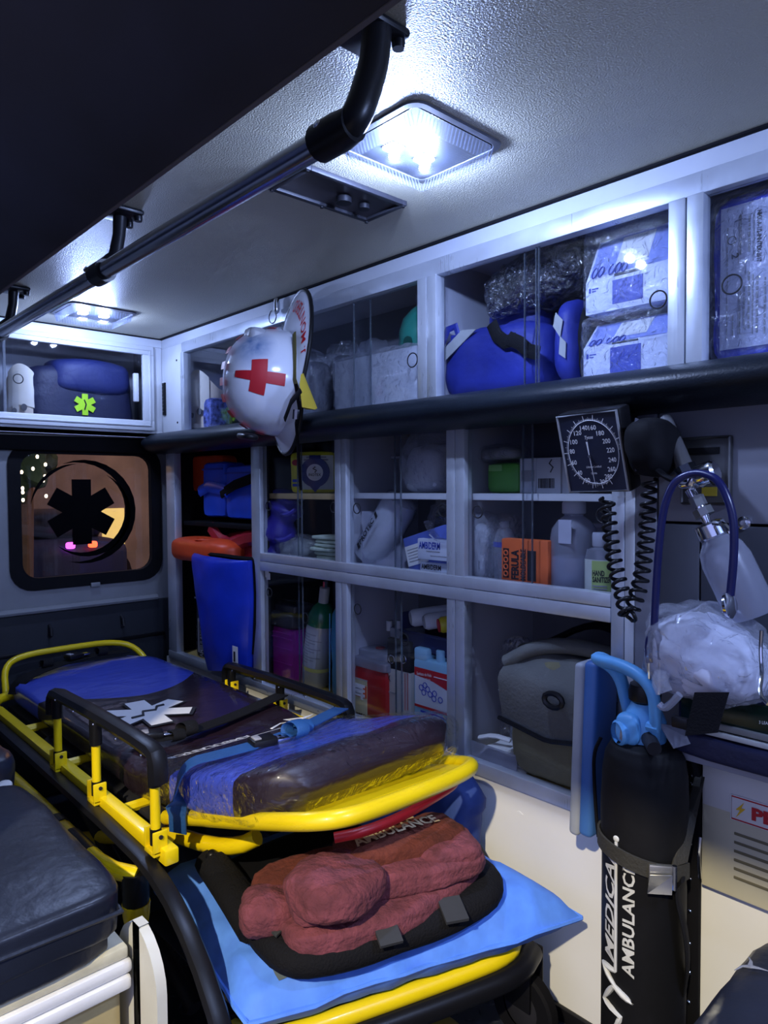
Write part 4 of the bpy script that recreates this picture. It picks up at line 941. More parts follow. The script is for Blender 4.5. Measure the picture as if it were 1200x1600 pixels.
mk('port', MB().lathe([(.015, 0), (.015, .006), (.010, .006)], 14, Matrix.Translation((a.x+.012, 1.364, a.z-.02)) @ Matrix.Rotation(R(90), 4, 'X')), M('dark_green', (.01, .08, .06), .4), gb)

# blue duffel, second blue bag, shiny wrapped bundle, two cartons
refl = M('grey_reflective_tape', (.32, .33, .34), .5)
db = thing('duffel_bag', 'royal blue duffel with grey reflective stripe and black handle', 'bag', (-1.07, 1.40, FU))
x0, x1, zt = fr(690, 850, 512, 1.34)
mk('body', MB().soft(((x0+x1)/2-.005, 1.42, FU), (x1-x0+.02, .17, zt-FU+.01), 13, 4.5, .010, 12, 2), bluebag, db, ang=60)
mk('back_pocket', MB().soft((x0+.15, 1.47, FU+.10), (.16, .10, .15), 8, 3.4, .008, 12, 4), bluebag, db, ang=60)
def on_front(pts, Y, mat, name, par, w_=.012, flat=.2): return mk(name, MB().tube([at(x, y, Y) for x, y in pts], w_, 6, flat=flat, upv=(0, -1, 0)), mat, par)
mk('reflective_stripe', MB().slab([at(688, 572, 1.332), at(688, 552, 1.332), at(722, 516, 1.332), at(745, 514, 1.332)], -.002), refl, db)
on_front([(690, 540), (700, 515), (712, 510), (716, 525), (706, 530)], 1.335, bluebag, 'side_loop', db, .01, .4)
on_front([(768, 505), (776, 524), (790, 534), (806, 530)], 1.322, strapb, 'handle', db, .016)
on_front([(794, 528), (812, 536), (826, 548), (842, 552)], 1.318, strapb, 'handle', db, .016)
db2 = thing('rescue_bag', 'upright royal blue bag with grey stripe beside the white cartons', 'bag', (-.80, 1.42, FU))
x0, x1, zt = fr(858, 897, 462, 1.33)
mk('body', MB().soft(((x0+x1)/2, 1.41, FU), (x1-x0, .16, zt-FU), 10, 3, .006, 14, 5), bluebag, db2, ang=60)
mk('black_side', MB().soft(((x0+x1)/2+.028, 1.43, FU), (.045, .15, zt-FU-.01), 8, 3, .004, 14, 6), strapb, db2, ang=60)
mk('reflective_stripe', MB().slab([at(864, 510, 1.327), at(868, 488, 1.327), at(879, 500, 1.327), at(875, 527, 1.327)], .002), refl, db2)
mk('reflective_stripe', MB().slab([at(873, 553, 1.327), at(875, 525, 1.327), at(884, 535, 1.327), at(883, 560, 1.327)], .002), refl, db2)
t = thing('wrapped_bundle', 'dark bundle in shiny clear wrap on top of the blue bags', 'package', (-.95, 1.45, 1.55))
x0, x1, zt = fr(765, 905, 398, 1.40)
fb = lambda q: q
def tilt(pt): return V((pt.x, pt.y, pt.z+.18*pt.x))
mk('film', MB().soft(((x0+x1)/2, 1.45, zt-.115), (x1-x0+.02, .17, .125), 26, 4, .010, 18, 8, fn=tilt, crease=True), foil, t, ang=50)
mk('contents', MB().soft(((x0+x1)/2, 1.45, zt-.105), (x1-x0-.01, .14, .10), 9, 4, .008, 12, 9, fn=tilt), M('dark_brown_contents', (.055, .05, .055), .45, bump=.8, bs=40), t, ang=50)
def carton(label, px0, px1, pyt, pym, zb, seed, Y=1.335):
    t = thing('supply_carton', label, 'box', ((at(px0, pyt, Y).x+at(px1, pyt, Y).x)/2, Y+.06, zb), group='wrapped supply cartons')
    x0, x1, zt = fr(px0, px1, pyt, Y); zm = at((px0+px1)/2, pym, Y).z
    dpt = .11; w_ = white_c
    # front with sloped lid flap
    mb = MB(); mb.add([(x0, Y, zb), (x1, Y, zb), (x1, Y, zm), (x0, Y, zm), (x0+.006, Y+.045, zt), (x1, Y+.045, zt), (x1, Y+dpt, zt), (x0+.006, Y+dpt, zt), (x0, Y+dpt, zb), (x1, Y+dpt, zb)],
        [(0,1,2,3), (3,2,5,4), (4,5,6,7), (8,9,1,0), (7,6,9,8), (0,3,4,7,8), (1,9,6,5,2)])
    mk('carton', mb, w_, t)
    W = x1-x0
    pl = mk('blue_panel', MB().box((x0+W*.34, Y-.0012, zb+.012), (x0+W*.70, Y, zm-.006)), inkb, t)
    text3('ii  guantes', lambda u, v: V((x0+W*(.04+.16*u), Y-.0012, zm-.022+.008*v)), inkb, t) if False else None
    mk('logo', MB().box((x0+W*.04, Y-.001, zm-.022), (x0+W*.065, Y, zm-.012)).box((x0+W*.08, Y-.001, zm-.016), (x0+W*.16, Y, zm-.0135)).box((x0+W*.08, Y-.001, zm-.021), (x0+W*.13, Y, zm-.0185)), inkb, t)
    s_ = (zt-zm)/.039; P = lambda u, v: V((x0+.006*v+W*u, Y+.045*v-.0014, zm+(zt-zm)*v))
    lv = M('lavender_print', (.28, .34, .75), .5) if 'lavender_print' not in bpy.data.materials else bpy.data.materials['lavender_print']
    mk('flap_print', MB().add([P(.03, .12), P(.97, .12), P(.97, .95), P(.03, .95)], [(0,1,2,3)]), lv, t)
    mk('flap_white', MB().add([P(.33, .3)+V((0,-.001,.0)), P(.72, .3)+V((0,-.001,0)), P(.72, .92)+V((0,-.001,0)), P(.33, .92)+V((0,-.001,0))], [(0,1,2,3)]), paper, t)
    for u in (.09, .17, .30, .38, .46): mk('round_icon', MB().tube([P(u+.03*math.cos(R(a)), .2+.12*math.sin(R(a)))+V((0,-.002,0)) for a in range(0, 360, 30)], .0012, 5, True), inkb, t)
    mk('barcode', MB().box(*[P(.36, .02)+V((0,-.001,0)), P(.66, .07)+V((0,0,0))]), ink, t)
    mk('wrap', MB().soft(((x0+x1)/2, Y+dpt/2, zb-.0005), (W+.012, dpt+.022, zt-zb+.010), 24, 10, .0035, 30, seed, crease=True), wrap, t, ang=40)
    return t
white_c = M('white_cardboard', (.66, .69, .84), .5, var=.04)
carton('lower of two white cartons with blue panel in clear wrap', 912, 1044, 492, 535, FU, 4)
zt1 = at(978, 492, 1.335).z
carton('upper of two white cartons with blue panel, stacked under the cabinet top', 916, 1047, 352, 428, at(980, 480, 1.335).z, 9)
pk = thing('wrapped_pad', 'bright blue pack with printed white sheet in clear wrap, right end of upper cabinet', 'package', (-.35, 1.36, FU))
x0 = at(1108, 560, 1.335).x; zt = at(1150, 300, 1.335).z
mk('pad', MB().soft((x0+.17, 1.385, FU), (.34, .09, zt-FU-.002), 12, 10, .004, 12, 2), M('bright_blue_foam', (.010, .03, .62), .5), pk, ang=60)
sx0, sx1 = at(1126, 400, 1.335).x, x0+.30; sz0 = at(1125, 548, 1.335).z; sz1 = at(1128, 338, 1.335).z
mk('sheet', MB().box((sx0, 1.3345, sz0), (sx1, 1.3362, sz1+.012)), M('lavender_sheet', (.52, .54, .72), .6), pk)
def vt(s, x, z0, z1, h, bold=.01): text3(s, lambda u, v: V((x+h*v, 1.3335, z1-(z1-z0)*u)), ink, pk, bold=bold)
ZZ = lambda k: sz0+(sz1-sz0)*k
vt('NMX-A-1/2-INNTEX-2017', sx0+.062, ZZ(.60), ZZ(.97), .008, .03)
vt('2', sx0+.02, ZZ(.66), ZZ(.70), .012)
def vl(x, z0, z1, h):
    m = MB(); z = ZZ(z1)
    while z > ZZ(z0)+.006:
        q = random.uniform(.004, .014); m.box((x, 1.3335, z-q), (x+h, 1.3345, z)); z -= q+.0025
    mk('print_line', m, inkg, pk)
vt('COLOR: AZUL', sx0+.085, ZZ(.35), ZZ(.6), .006)
for x, z0, z1, h in ((.048, .70, .95, .003), (.034, .66, .97, .0022), (.048, .10, .55, .003), (.062, .10, .5, .003), (.034, .08, .42, .002), (.075, .08, .48, .0025), (.022, .08, .25, .002), (.055, .1, .52, .002), (.041, .1, .45, .002), (.012, .05, .9, .0014)): vl(sx0+x, z0, z1, h)
for k, (u, zz) in enumerate(((.044, .62), (.07, .64), (.044, .10))): mk('frame_line', MB().tube([(sx0+u-.012, 1.334, ZZ(zz)), (sx0+u+.012, 1.334, ZZ(zz)), (sx0+u+.012, 1.334, ZZ(zz+.34)), (sx0+u-.012, 1.334, ZZ(zz+.34))], .0004, 4, True), inkg, pk)
mk('icon', MB().ring((sx0+.02, 1.334, ZZ(.80)), .007, .0008), ink, pk)
mk('wrap', MB().soft((x0+.17, 1.382, FU-.001), (.352, .120, zt-FU+.006), 30, 9, .004, 26, 6, crease=True), wrap, pk, ang=40)

# ================================================================ OPEN NOOK (left)
FL = .486
hb = thing('head_block', 'flat orange-red head immobilizer block hanging at the nook top', 'immobilizer', (-2.5, 1.40, 1.12))
x0, x1, zt = fr(280, 345, 712, 1.38); zb = at(300, 768, 1.38).z
mk('block', MB().soft(((x0+x1)/2, 1.42, zb), (x1-x0, .08, zt-zb), 9, 9, .002, 9, 1), orange, hb)
mk('ear_hole', MB().ring((x1-.06, 1.378, (zt+zb)/2), .03, .004), M('dark_red', (.15, .01, .01), .6), hb)
bb = thing('head_block', 'pair of bright blue head blocks joined by a black strap', 'immobilizer', (-2.2, 1.36, .95), group=None)
bluevb = M('bright_blue_vinyl', (.015, .085, .72), .4, var=.15)
for px0, px1, py0, py1 in ((314, 352, 722, 808), (349, 400, 727, 812)):
    x0, x1, zt = fr(px0, px1, py0, 1.345); zb = at((px0+px1)/2, py1, 1.345).z
    mk('block', MB().soft(((x0+x1)/2, 1.395, zb), (x1-x0-.016, .10, zt-zb), 9, 11, .003, 9, px0), bluevb, bb)
    mk('seam', MB().box((x0+.01, 1.343, zt-.03), (x1-.02, 1.346, zt-.024)), inkb, bb)
on_front([(312, 768), (325, 760), (345, 764), (356, 770)], 1.335, bluevb, 'chin_pad', bb, .022, .4)
on_front([(345, 772), (366, 758), (400, 745)], 1.33, strapb, 'strap', bb, .018, .2)
# dark shelf that carries them
tag(mk('nook_shelf', MB().box((-2.585, 1.31, at(350, 815, 1.345).z-.02), (-2.035, 1.58, at(350, 815, 1.345).z-.004), .002), blackm), 'dark shelf under the blue head blocks in the nook', 'shelf')
ob = thing('orange_pouch', 'rounded orange vinyl pouch sticking out of the nook', 'pouch', (-2.45, 1.26, .88))
x0, x1, zt = fr(256, 345, 842, 1.24); zb = at(290, 880, 1.24).z
mk('body', MB().soft(((x0+x1)/2, 1.34, zb), (x1-x0, .20, zt-zb), 10, 4, .005, 10, 3), orange, ob, ang=60)
mk('dent', MB().ring(((x0+x1)/2+.02, 1.30, zt-.004), .045, .004, 'Z'), orange, ob)
rb = thing('red_bag', 'glossy red vinyl bag with folded top behind the blue bag', 'bag', (-2.2, 1.36, FL))
x0, x1, zt = fr(330, 400, 830, 1.33)
mk('body', MB().soft(((x0+x1)/2+.03, 1.40, FL), (x1-x0+.03, .14, zt-FL), 12, 5, .008, 10, 4), M('red_vinyl', (.42, .012, .03), .3, bump=.2, bs=25, coat=.3), rb, ang=60)
on_front([(330, 825), (345, 845), (360, 852), (385, 842), (398, 840)], 1.325, bpy.data.materials['red_vinyl'], 'folded_top', rb, .028, .5)
lb = thing('blue_vinyl_bag', 'tall glossy blue vinyl bag with black zip in front of the nook', 'bag', (-2.2, 1.25, FL))
mb = MB()
prof = [(1046, 326, 384), (1000, 318, 388), (950, 312, 390), (905, 305, 389), (872, 300, 387), (862, 300, 386)]
def bagfn(u, v):
    k = v*(len(prof)-1); i = min(len(prof)-2, int(k)); f_ = k-i
    y, xa, xb = [prof[i][q]*(1-f_)+prof[i+1][q]*f_ for q in range(3)]
    y += 14*(u)*v**4
    bul = math.sin(math.pi*u)**.6*(.35+.65*math.sin(math.pi*min(1, .12+.80*v)))
    P = at(xa+(xb-xa)*u, y, 1.255); P.y -= .055*bul; P.y += .006*noise.noise(V((u*4, v*6, 2))); return P
mb.grid(bagfn, 16, 22); mb.grid(lambda u, v: bagfn(1-u, v)+V((0, .045+.035*math.sin(math.pi*u), 0)), 16, 22)
vs0 = mb
k0 = 17*23
for i in range(16): pass
mk('body', mb, bluev, lb, ang=70)
mk('gusset', MB().grid(lambda u, v: bagfn(0, v)*(1-u)+(bagfn(0, v)+V((0,.045,0)))*u, 2, 22).grid(lambda u, v: bagfn(1, v)*(1-u)+(bagfn(1, v)+V((0,.045,0)))*u, 2, 22), bluev, lb)
mk('zip', MB().tube([bagfn(u, 1)+V((0, .024, .003)) for u in [i/10 for i in range(11)]] + [bagfn(1, v)+V((.004, .024, 0)) for v in (.9, .75, .5, .3, .1)], .0085, 6), blackm, lb)
a = at(368, 1024, 1.215); mk('care_label', MB().box(a-V((.018, .001, .03)), a+V((.015, 0, .03))), paper, lb)
mk('lettering', MB().box(a-V((.010, .002, .022)), a+V((.0, -.001, .012))), ink, lb)
oc = thing('oxygen_cylinder', 'small oxygen cylinder in black sleeve with green valve in the nook', 'cylinder', (-2.52, 1.40, FL), group=None)
T0 = Matrix.Translation((-2.50, 1.385, FL))
mk('sleeve', MB().lathe([(.058, 0), (.062, .01), (.062, .20), (.05, .225)], 20, T0), M('black_sleeve', (.014, .016, .028), .7), oc)
mk('valve_block', MB().lathe([(.03, .225), (.034, .235), (.034, .27), (.026, .28), (.026, .33), (.034, .335), (.034, .38)], 14, T0), M('green_metal', (.01, .10, .05), .4, .3), oc)
mk('knob', MB().lathe([(.018, .38), (.02, .40)], 12, T0), black, oc); mk('key', MB().box((-2.535, 1.325, FL+.225), (-2.46, 1.335, FL+.232)), chrome, oc)
def wrapt(s, cx, cy, r, a0, z0, z1, h, mat, par, bold=.02, shear=0.):
    """vertical lettering wrapped on a cylinder: runs upwards, tops to the left"""
    text3(s, lambda u, v: V((cx+(r+.001)*math.sin(a0-h*v/r), cy-(r+.001)*math.cos(a0-h*v/r), z0+(z1-z0)*u)), mat, par, bold=bold, shear=shear)
wrapt('MEDICAL', -2.50, 1.385, .062, R(-18), FL+.0, FL+.12, .022, inkg, oc)
wrapt('AMBULANCE', -2.50, 1.385, .062, R(24), FL-.0, FL+.125, .020, inkg, oc)
mk('logo_line', MB().tube([V((-2.50+.064*math.sin(R(4)), 1.385-.064*math.cos(R(4)), FL+z)) for z in (.02, .08, .14)], .004, 6), inkg, oc)
mk('logo_dot', MB().soft((-2.50+.064*math.sin(R(4)), 1.385-.064*math.cos(R(4)), FL+.135), (.018, .004, .018), 5, 2), inkg, oc)
# ================================================================ LOWER CABINET, UPPER ROW
SH = 1.128; SW = 1.127; FM = .906
# column 1
t = thing('wipes_pack', 'yellow and white wipes pack with round blue lid on the wooden shelf', 'package', (-1.72, 1.38, 1.126))
c = at(490, 735, 1.385); zt = at(490, 706, 1.385).z-1.126; ww = .15
t.location = (c.x, 1.385, 1.126); t.rotation_euler = (0, 0, R(40))
mk('pack', MB().soft((0, .02, 0), (ww, .07, zt), 12, 9, .003, 12, 1), M('lime_yellow_film', (.85, .80, .04), .4), t, True)
mk('print_panel', MB().box((-ww*.30, -.0165, .012), (ww*.46, -.0152, zt-.012)), M('pale_print', (.70, .74, .66), .5), t, True)
T = Matrix.Translation((ww*.06, -.017, zt*.50)) @ Matrix.Rotation(R(90), 4, 'X')
lid = mk('lid', MB().prism([(.048*math.cos(R(a)), .048*math.sin(R(a))) for a in range(0, 360, 15)], .005, T).prism([(-.018, .042), (.018, .042), (.018, .055), (-.018, .055)], .004, T).prism([(-.018, -.043), (0, -.064), (.018, -.043)], .004, T), M('navy_lid', (.012, .025, .20), .4), t, True)
mk('lid_badge', MB().prism([(.027*math.cos(R(a)), .027*math.sin(R(a))) for a in range(0, 360, 15)], .006, T), inkw, lid, True)
text3('INOTEX', lambda u, v: T @ V((-.020+.040*u, -.012+.009*v, .0068)), ink, lid, local=True, bold=.02)
mk('badge_mark', MB().tube([T @ V(q) for q in ((.002, .018, .0065), (-.006, .012, .0065), (.006, .006, .0065), (0, 0, .0065))], .0022, 5), ink, lid, True)
mk('logo', MB().soft((-ww*.36, -.0165, zt-.045), (.028, .002, .02), 5, 2), redc, t, True)
for k, q in enumerate((.022, .036)): mk('print_bar', MB().box((-ww*.44, -.017, q), (-ww*.24, -.016, q+.009)), inkb, t, True)
mk('print_line', MB().box((-.02, -.0178, zt-.020), (.045, -.0165, zt-.016)), inkg, t, True); mk('print_line', MB().box((-.028, -.0178, zt-.029), (.052, -.0165, zt-.024)), inkg, t, True)
t = thing('glove_bundle', 'bunched purple-blue nitrile gloves in the left cabinet', 'gloves', (-1.93, 1.36, FM))
gl = M('violet_nitrile', (.055, .04, .42), .38, bump=.3, bs=20, var=.3)
P = [at(428, 868, 1.36), at(432, 840, 1.36), at(440, 812, 1.36), at(448, 790, 1.37), at(452, 772, 1.37)]
Q = smooth(P, 2); mk('bundle', MB().tube(Q, [(.052+.012*math.sin(i*1.1)+.012*noise.noise(p*30))*(.7 if i in (0, len(Q)-1) else 1) for i, p in enumerate(Q)], 16), gl, t, ang=80)
mk('cuff', MB().tube(smooth([at(424, 838, 1.325), at(440, 846, 1.315), at(458, 836, 1.325)], 2), .008, 8), gl, t)
mk('cuff', MB().tube(smooth([at(434, 800, 1.335), at(448, 806, 1.325), at(462, 796, 1.335)], 2), .007, 8), gl, t)
a = at(455, 870, 1.36); bagthing('plastic_bag', 'clear bag of white gauze lying on the left cabinet floor', 'bag', (a.x, 1.40, FM), (.16, .14, .075), wrapm, M('gauze', (.62, .66, .60), .8), 3, .014, 2.4)
gz = M('green_white_gauze', (.52, .60, .48), .8, var=.15)
for k in range(7):
    a = at(512, 870, 1.37); tag(mk('gauze_pack', MB().soft((a.x+random.uniform(-.008, .008), 1.40+random.uniform(-.01, .01), FM+k*.0125), (.12, .10, .0125), 7, 5, .003, 25, k), gz), ('lowest', 'second lowest', 'third from the bottom', 'middle', 'third from the top', 'second from the top', 'topmost')[k]+' pale green gauze packet in the stack by the left cabinet post', 'gauze', 'stacked gauze packets')
# column 2
a = at(668, 765, 1.38); bagthing('plastic_bag', 'clear crinkled bag of breathing tubes on the middle shelf', 'bag', (a.x, 1.40, SH), (.17, .13, .16), wrapm, pale, 6, .02, 2.6, 13, 14)
a = at(636, 712, 1.46)
t = thing('mask_box', 'small pale box behind the bag of tubes on the middle shelf', 'box', (a.x, 1.50, SH)); mk('box', MB().box((a.x-.05, 1.48, SH), (a.x+.07, 1.55, a.z+.005), .003), M('grey_white_card', (.40, .41, .47), .6), t); mk('flap', MB().box((a.x-.14, 1.47, a.z-.006), (a.x-.045, 1.55, a.z)), bpy.data.materials['grey_white_card'], t)
t = thing('cotton_roll', 'leaning white roll of cotton in clear film reading PROTEC', 'roll', (-1.42, 1.36, FM))
A = at(578, 880, 1.37); A.z = FM+.035; B = at(628, 782, 1.39)
ax = (B-A); Q = [A-ax*.03, A, A+ax*.15, A+ax*.5, A+ax*.85, B, B+ax*.05]
film = G('roll_film', (.92, .93, .96), .05, .12, 1.45, .5, 30, .12)
mk('roll', MB().tube(Q, [.038, .050, .053, .053, .052, .046, .03], 20), M('cotton', (.58, .61, .66), .8, bump=.2, bs=30), t)
mk('film', MB().tube([q+(q-A)*.02 for q in Q], [.03, .055, .0575, .057, .056, .050, .02], 18), film, t)
pn = V((0, -1, 0)); ad = ax.normalized(); sd_ = pn.cross(ad)*-1
sd_ = sd_ if sd_.x < 0 else -sd_
def onroll(u, w_, r=.0585): ang_ = w_/r; return A+ax*u+(sd_*math.sin(ang_)+pn*math.cos(ang_))*r
text3('PROTEC', lambda u, v: onroll(.22+.42*u, .004+.018*v), ink, t, bold=.035)
text3('ALGODON PLISADO', lambda u, v: onroll(.20+.46*u, -.014+.008*v), inkg, t, bold=.01)
for u in (.14, .68):
    mk('logo_bar', MB().add([onroll(u, .002), onroll(u+.05, .002), onroll(u+.07, .022), onroll(u+.02, .022)], [(0,1,2,3)]), ink, t)
t = thing('blue_carton', 'periwinkle blue carton with white label beside the cotton roll', 'box', (-1.29, 1.40, FM))
T = Matrix.Translation((-1.268, 1.40, FM)) @ Matrix.Rotation(R(-16), 4, 'Y')
mk('carton', MB().box((-.085, -.05, .025), (.075, .07, .125), .003, T), M('periwinkle_card', (.10, .15, .52), .55), t)
mk('label', MB().box((-.082, -.052, .045), (-.005, -.05, .10), 0, T), paper, t)
mk('print', MB().tube([T @ V((.03+.012*math.sin(k*1.9), -.052, .04+k*.012)) for k in range(7)], .002, 5), inkw, t)
for k in range(5): mk('label_line', MB().box((-.074, -.053, .056+k*.008), (-.02, -.052, .0575+k*.008), 0, T), inkg, t)
def amb(label, px0, px1, py0, py1, zb, Y, rot=0.):
    x0, x1, zt = fr(px0, px1, py0, Y)
    t = thing('glove_box', label, 'box', ((x0+x1)/2, Y+.05, zb), group='glove boxes')
    mk('carton', MB().box((x0, Y, zb), (x1, Y+.11, zt), .003), M('white_glove_card', (.66, .70, .80), .5) if 'white_glove_card' not in bpy.data.materials else bpy.data.materials['white_glove_card'], t)
    W = x1-x0; H_ = zt-zb
    text3('AMBIDERM', lambda u, v: V((x0+W*(.05+.56*u), Y-.0012, zb+H_*(.52+.34*v))), inkb if py0 < 870 else ink, t, bold=.02)
    mk('subline', MB().box((x0+W*.25, Y-.001, zb+H_*.40), (x0+W*.6, Y, zb+H_*.44)), inkg, t)
    mk('subline', MB().box((x0+W*.35, Y-.001, zb+H_*.20), (x0+W*.8, Y, zb+H_*.23)), inkg, t)
    mk('corner_mark', MB().box((x1-W*.12, Y-.001, zb+H_*.06), (x1-W*.05, Y, zb+H_*.18)), inkb, t)
    return t
zt_low = at(690, 880, 1.345).z
amb('lower white glove box reading AMBIDERM, mostly hidden behind the rail', 656, 712, 880, 900, FM, 1.345)
tb = amb('upper white glove box reading AMBIDERM with dark opening', 652, 712, 843, 876, at(680, 876, 1.33).z, 1.33)
a = at(690, 843, 1.36)
mk('open_slot', MB().soft((a.x+.005, 1.385, a.z-.012), (.085, .07, .02), 8, 2.4), blackm, tb)
mk('film', MB().tube(smooth([at(668, 815, 1.34), at(675, 832, 1.33), at(686, 844, 1.33), at(700, 845, 1.33)], 1), .012, 8, flat=.4), wrap, tb)
a = at(692, 838, 1.40); bagthing('glove_bag', 'open clear bag with dark contents behind the upper glove box', 'bag', (a.x, 1.44, at(680, 876, 1.33).z+.03 if False else FM), (.12, .10, .22), wrap, blackm, 4, .012)
tag(mk('drape_sheet', MB().grid(lambda u, v: V((-1.52+.10*u*(1-.5*v), 1.32+.09*u+.01*noise.noise(V((u*3, v*4, 1))), FM+.17*v)), 8, 8).grid(lambda u, v: V((-1.52+.10*(1-u)*(1-.5*v), 1.323+.09*(1-u)+.01*noise.noise(V(((1-u)*3, v*4, 1))), FM+.17*v)), 8, 8), frost), 'clear plastic sheet leaning behind the middle cabinet post', 'plastic')
# column 3
t = thing('lunch_box', 'small green plastic box on the right upper shelf', 'box', (-.99, 1.40, SH))
x0, x1, zt = fr(760, 812, 723, 1.36)
mk('box', MB().soft(((x0+x1)/2, 1.40, SH), (x1-x0, .085, zt-SH), 8, 7), M('green_plastic', (.10, .38, .05), .4), t); mk('lid_tab', MB().box((x0+.01, 1.355, zt-.02), (x0+.05, 1.36, zt-.004), .002), M('pale_green', (.22, .5, .14), .4), t)
a = at(775, 720, 1.38); bagthing('plastic_bag', 'crinkled clear packet lying on the green box', 'bag', (a.x, 1.40, zt), (.15, .09, .045), wrap, greyc, 8, .008, 2.6)
def wbox(label, px0, px1, py0, Y, zb, dpt=.07):
    x0, x1, zt = fr(px0, px1, py0, Y); t = thing('medicine_box', label, 'box', ((x0+x1)/2, Y+.04, zb), group='white medicine boxes'); mk('carton', MB().box((x0, Y, zb), (x1, Y+dpt, zt), .002), M('white_card_'+str(px0), (.56, .58, .64), .55), t); return t, x0, x1, zt
t, x0, x1, zt = wbox('small grey-white medicine box left of the barcode box', 812, 838, 716, 1.352, SH)
lab(815, 735, 835, 752, 1.3515, inkg, t, 'print')
t, x0, x1, zt = wbox('white medicine box with barcode on the right upper shelf', 838, 876, 715, 1.345, SH)
mb = MB(); xb = x0+.006
while xb < x1-.016: q = random.uniform(.0006, .002); mb.box((xb, 1.344, SH+.012), (xb+q, 1.345, SH+.034)); xb += q+random.uniform(.0008, .002)
mk('barcode', mb, ink, t); on_front([(862, 718), (858, 724), (864, 730), (860, 738)], 1.344, ink, 'squiggle', t, .0015, 1)
t, x0, x1, zt = wbox('white medicine box half hidden behind the pressure gauge', 878, 905, 716, 1.345, SH)
a = at(752, 880, 1.37); bagthing('syringe_packs', 'upright clear packets of syringes beside the orange splint pack', 'packets', (a.x, 1.37, FM), (.085, .09, at(755, 803, 1.36).z-FM), wrapm, M('white_syringes', (.50, .53, .58), .5, bump=.8, bs=40), 3, .010, 4, 10, 22)
t = thing('plastic_bottle', 'clear plastic bottle with blue band in a bag', 'bottle', (at(785, 880, 1.35).x, 1.37, FM))
a = at(785, 815, 1.37); z = a.z-FM
mk('bottle', MB().lathe([(.024, 0), (.028, .006), (.028, z*.72), (.018, z*.88), (.012, z*.9), (.012, z)], 16, Matrix.Translation((a.x, 1.38, FM))), frost, t)
mk('band', MB().lathe([(.0285, z*.60), (.0285, z*.68)], 16, Matrix.Translation((a.x, 1.38, FM)), False), inkb, t)
mk('bag', MB().soft((a.x, 1.38, FM), (.085, .075, z+.02), 9, 4, .006, 25, 5), wrap, t, ang=60)
t = thing('splint_pack', 'orange splint pack reading FERULA MOLDEABLE', 'package', (-.93, 1.34, FM))
Y = 1.322; x0, x1, zt = fr(783, 856, 843, Y)
mk('pack', MB().box((x0, Y, FM), (x1, Y+.028, zt), .004), M('orange_card', (.72, .13, .03), .55), t)
W = x1-x0; H_ = zt-FM-.022; zb_ = FM+.024
def vup(s, u0, u1, k0, k1, mat, bold): text3(s, lambda u, v: V((x0+W*(u1-(u1-u0)*v) if False else x0+W*(u0+(u1-u0)*(1-v)), Y-.0012, zb_+H_*(k0+(k1-k0)*u))), mat, t, bold=bold)
vup('FERULA', .23, .40, .0, .72, ink, .04); vup('MOLDEABLE', .43, .55, .0, .75, ink, .03)
mk('black_bar', MB().box((x0+W*.58, Y-.001, zb_), (x0+W*.76, Y, zb_+H_*.72)), ink, t)
mk('logo_frame', MB().box((x0+W*.05, Y-.001, zb_+H_*.02), (x0+W*.18, Y, zb_+H_*.74)), ink, t)
for k in range(4): mk('logo_letter', MB().ring((x0+W*.115, Y-.0015, zb_+H_*(.12+.17*k)), .0055, .0018), bpy.data.materials['orange_card'], t)
t = thing('saline_jug', 'translucent white plastic jug half full of liquid', 'jug', (at(900, 900, 1.37).x, 1.375, FM))
a = at(897, 783, 1.375); z = a.z-FM; jx = a.x; jr = .052
jugm = M('translucent_white_plastic', (.52, .54, .66), .35, var=.04)
mk('body', MB().lathe([(jr*.9, 0), (jr, .008), (jr, z*.50), (jr, z*.60), (jr*.93, z*.70), (jr*.70, z*.79), (jr*.42, z*.84), (jr*.40, z*.88)], 24, Matrix.Translation((jx, 1.375, FM))), frost2, t)
mk('liquid', MB().lathe([(jr*.85, .004), (jr*.94, .01), (jr*.94, z*.40)], 24, Matrix.Translation((jx, 1.375, FM))), jugm, t)
mk('cap', MB().lathe([(jr*.44, z*.86), (jr*.50, z*.87), (jr*.50, z*.98), (jr*.44, z)], 20, Matrix.Translation((jx, 1.375, FM))), M('white_cap', (.50, .52, .60), .4), t)
lab(873, 812, 893, 850, 1.322, M('faded_label', (.50, .52, .64), .5), t, 'label')
def sanit(name, label, cxp, px0, px1, pyt, pyl, Y, capm, lm):
    a = at(cxp, pyt, Y); x0, x1, _ = fr(px0, px1, pyt, Y); z = a.z-FM; zl = at(cxp, pyl, Y).z-FM; r = (x1-x0)/2; t = thing(name, label, 'bottle', ((x0+x1)/2, Y+.03, FM)); T = Matrix.Translation(((x0+x1)/2, Y+.03, FM)) @ Matrix.Diagonal((1, .75, 1, 1))
    mk('body', MB().lathe([(r*.92, 0), (r, .008), (r, zl+.004), (r*.85, zl+.02), (r*.45, z-.032), (r*.42, z-.028)], 24, T), frost, t)
    mk('cap', MB().lathe([(r*.46, z-.03), (r*.5, z-.028), (r*.5, z-.004), (r*.44, z)], 18, T), capm, t)
    mk('label', MB().lathe([(r*1.01, .012), (r*1.01, zl)], 24, T, False), lm, t)
    return t, (x0+x1)/2, r, zl
t, cx_, r_, zl = sanit('sanitizer_bottle', 'clear bottle with pale label reading HAND SANITIZER', 925, 904, 947, 833, 875, 1.315, M('clear_cap', (.42, .44, .52), .3), M('pale_green_label', (.58, .62, .58), .5))
def onb(u, v): a_ = R(-2+75*u); return V((cx_+r_*1.03*math.sin(a_), 1.345-r_*.78*math.cos(a_)-.001, FM+v))
text3('HAND', lambda u, v: onb(u*.60, zl*.60+.012*v), ink, t, bold=.03); text3('SANITIZER', lambda u, v: onb(u*1.0, zl*.44+.012*v), ink, t, bold=.03)
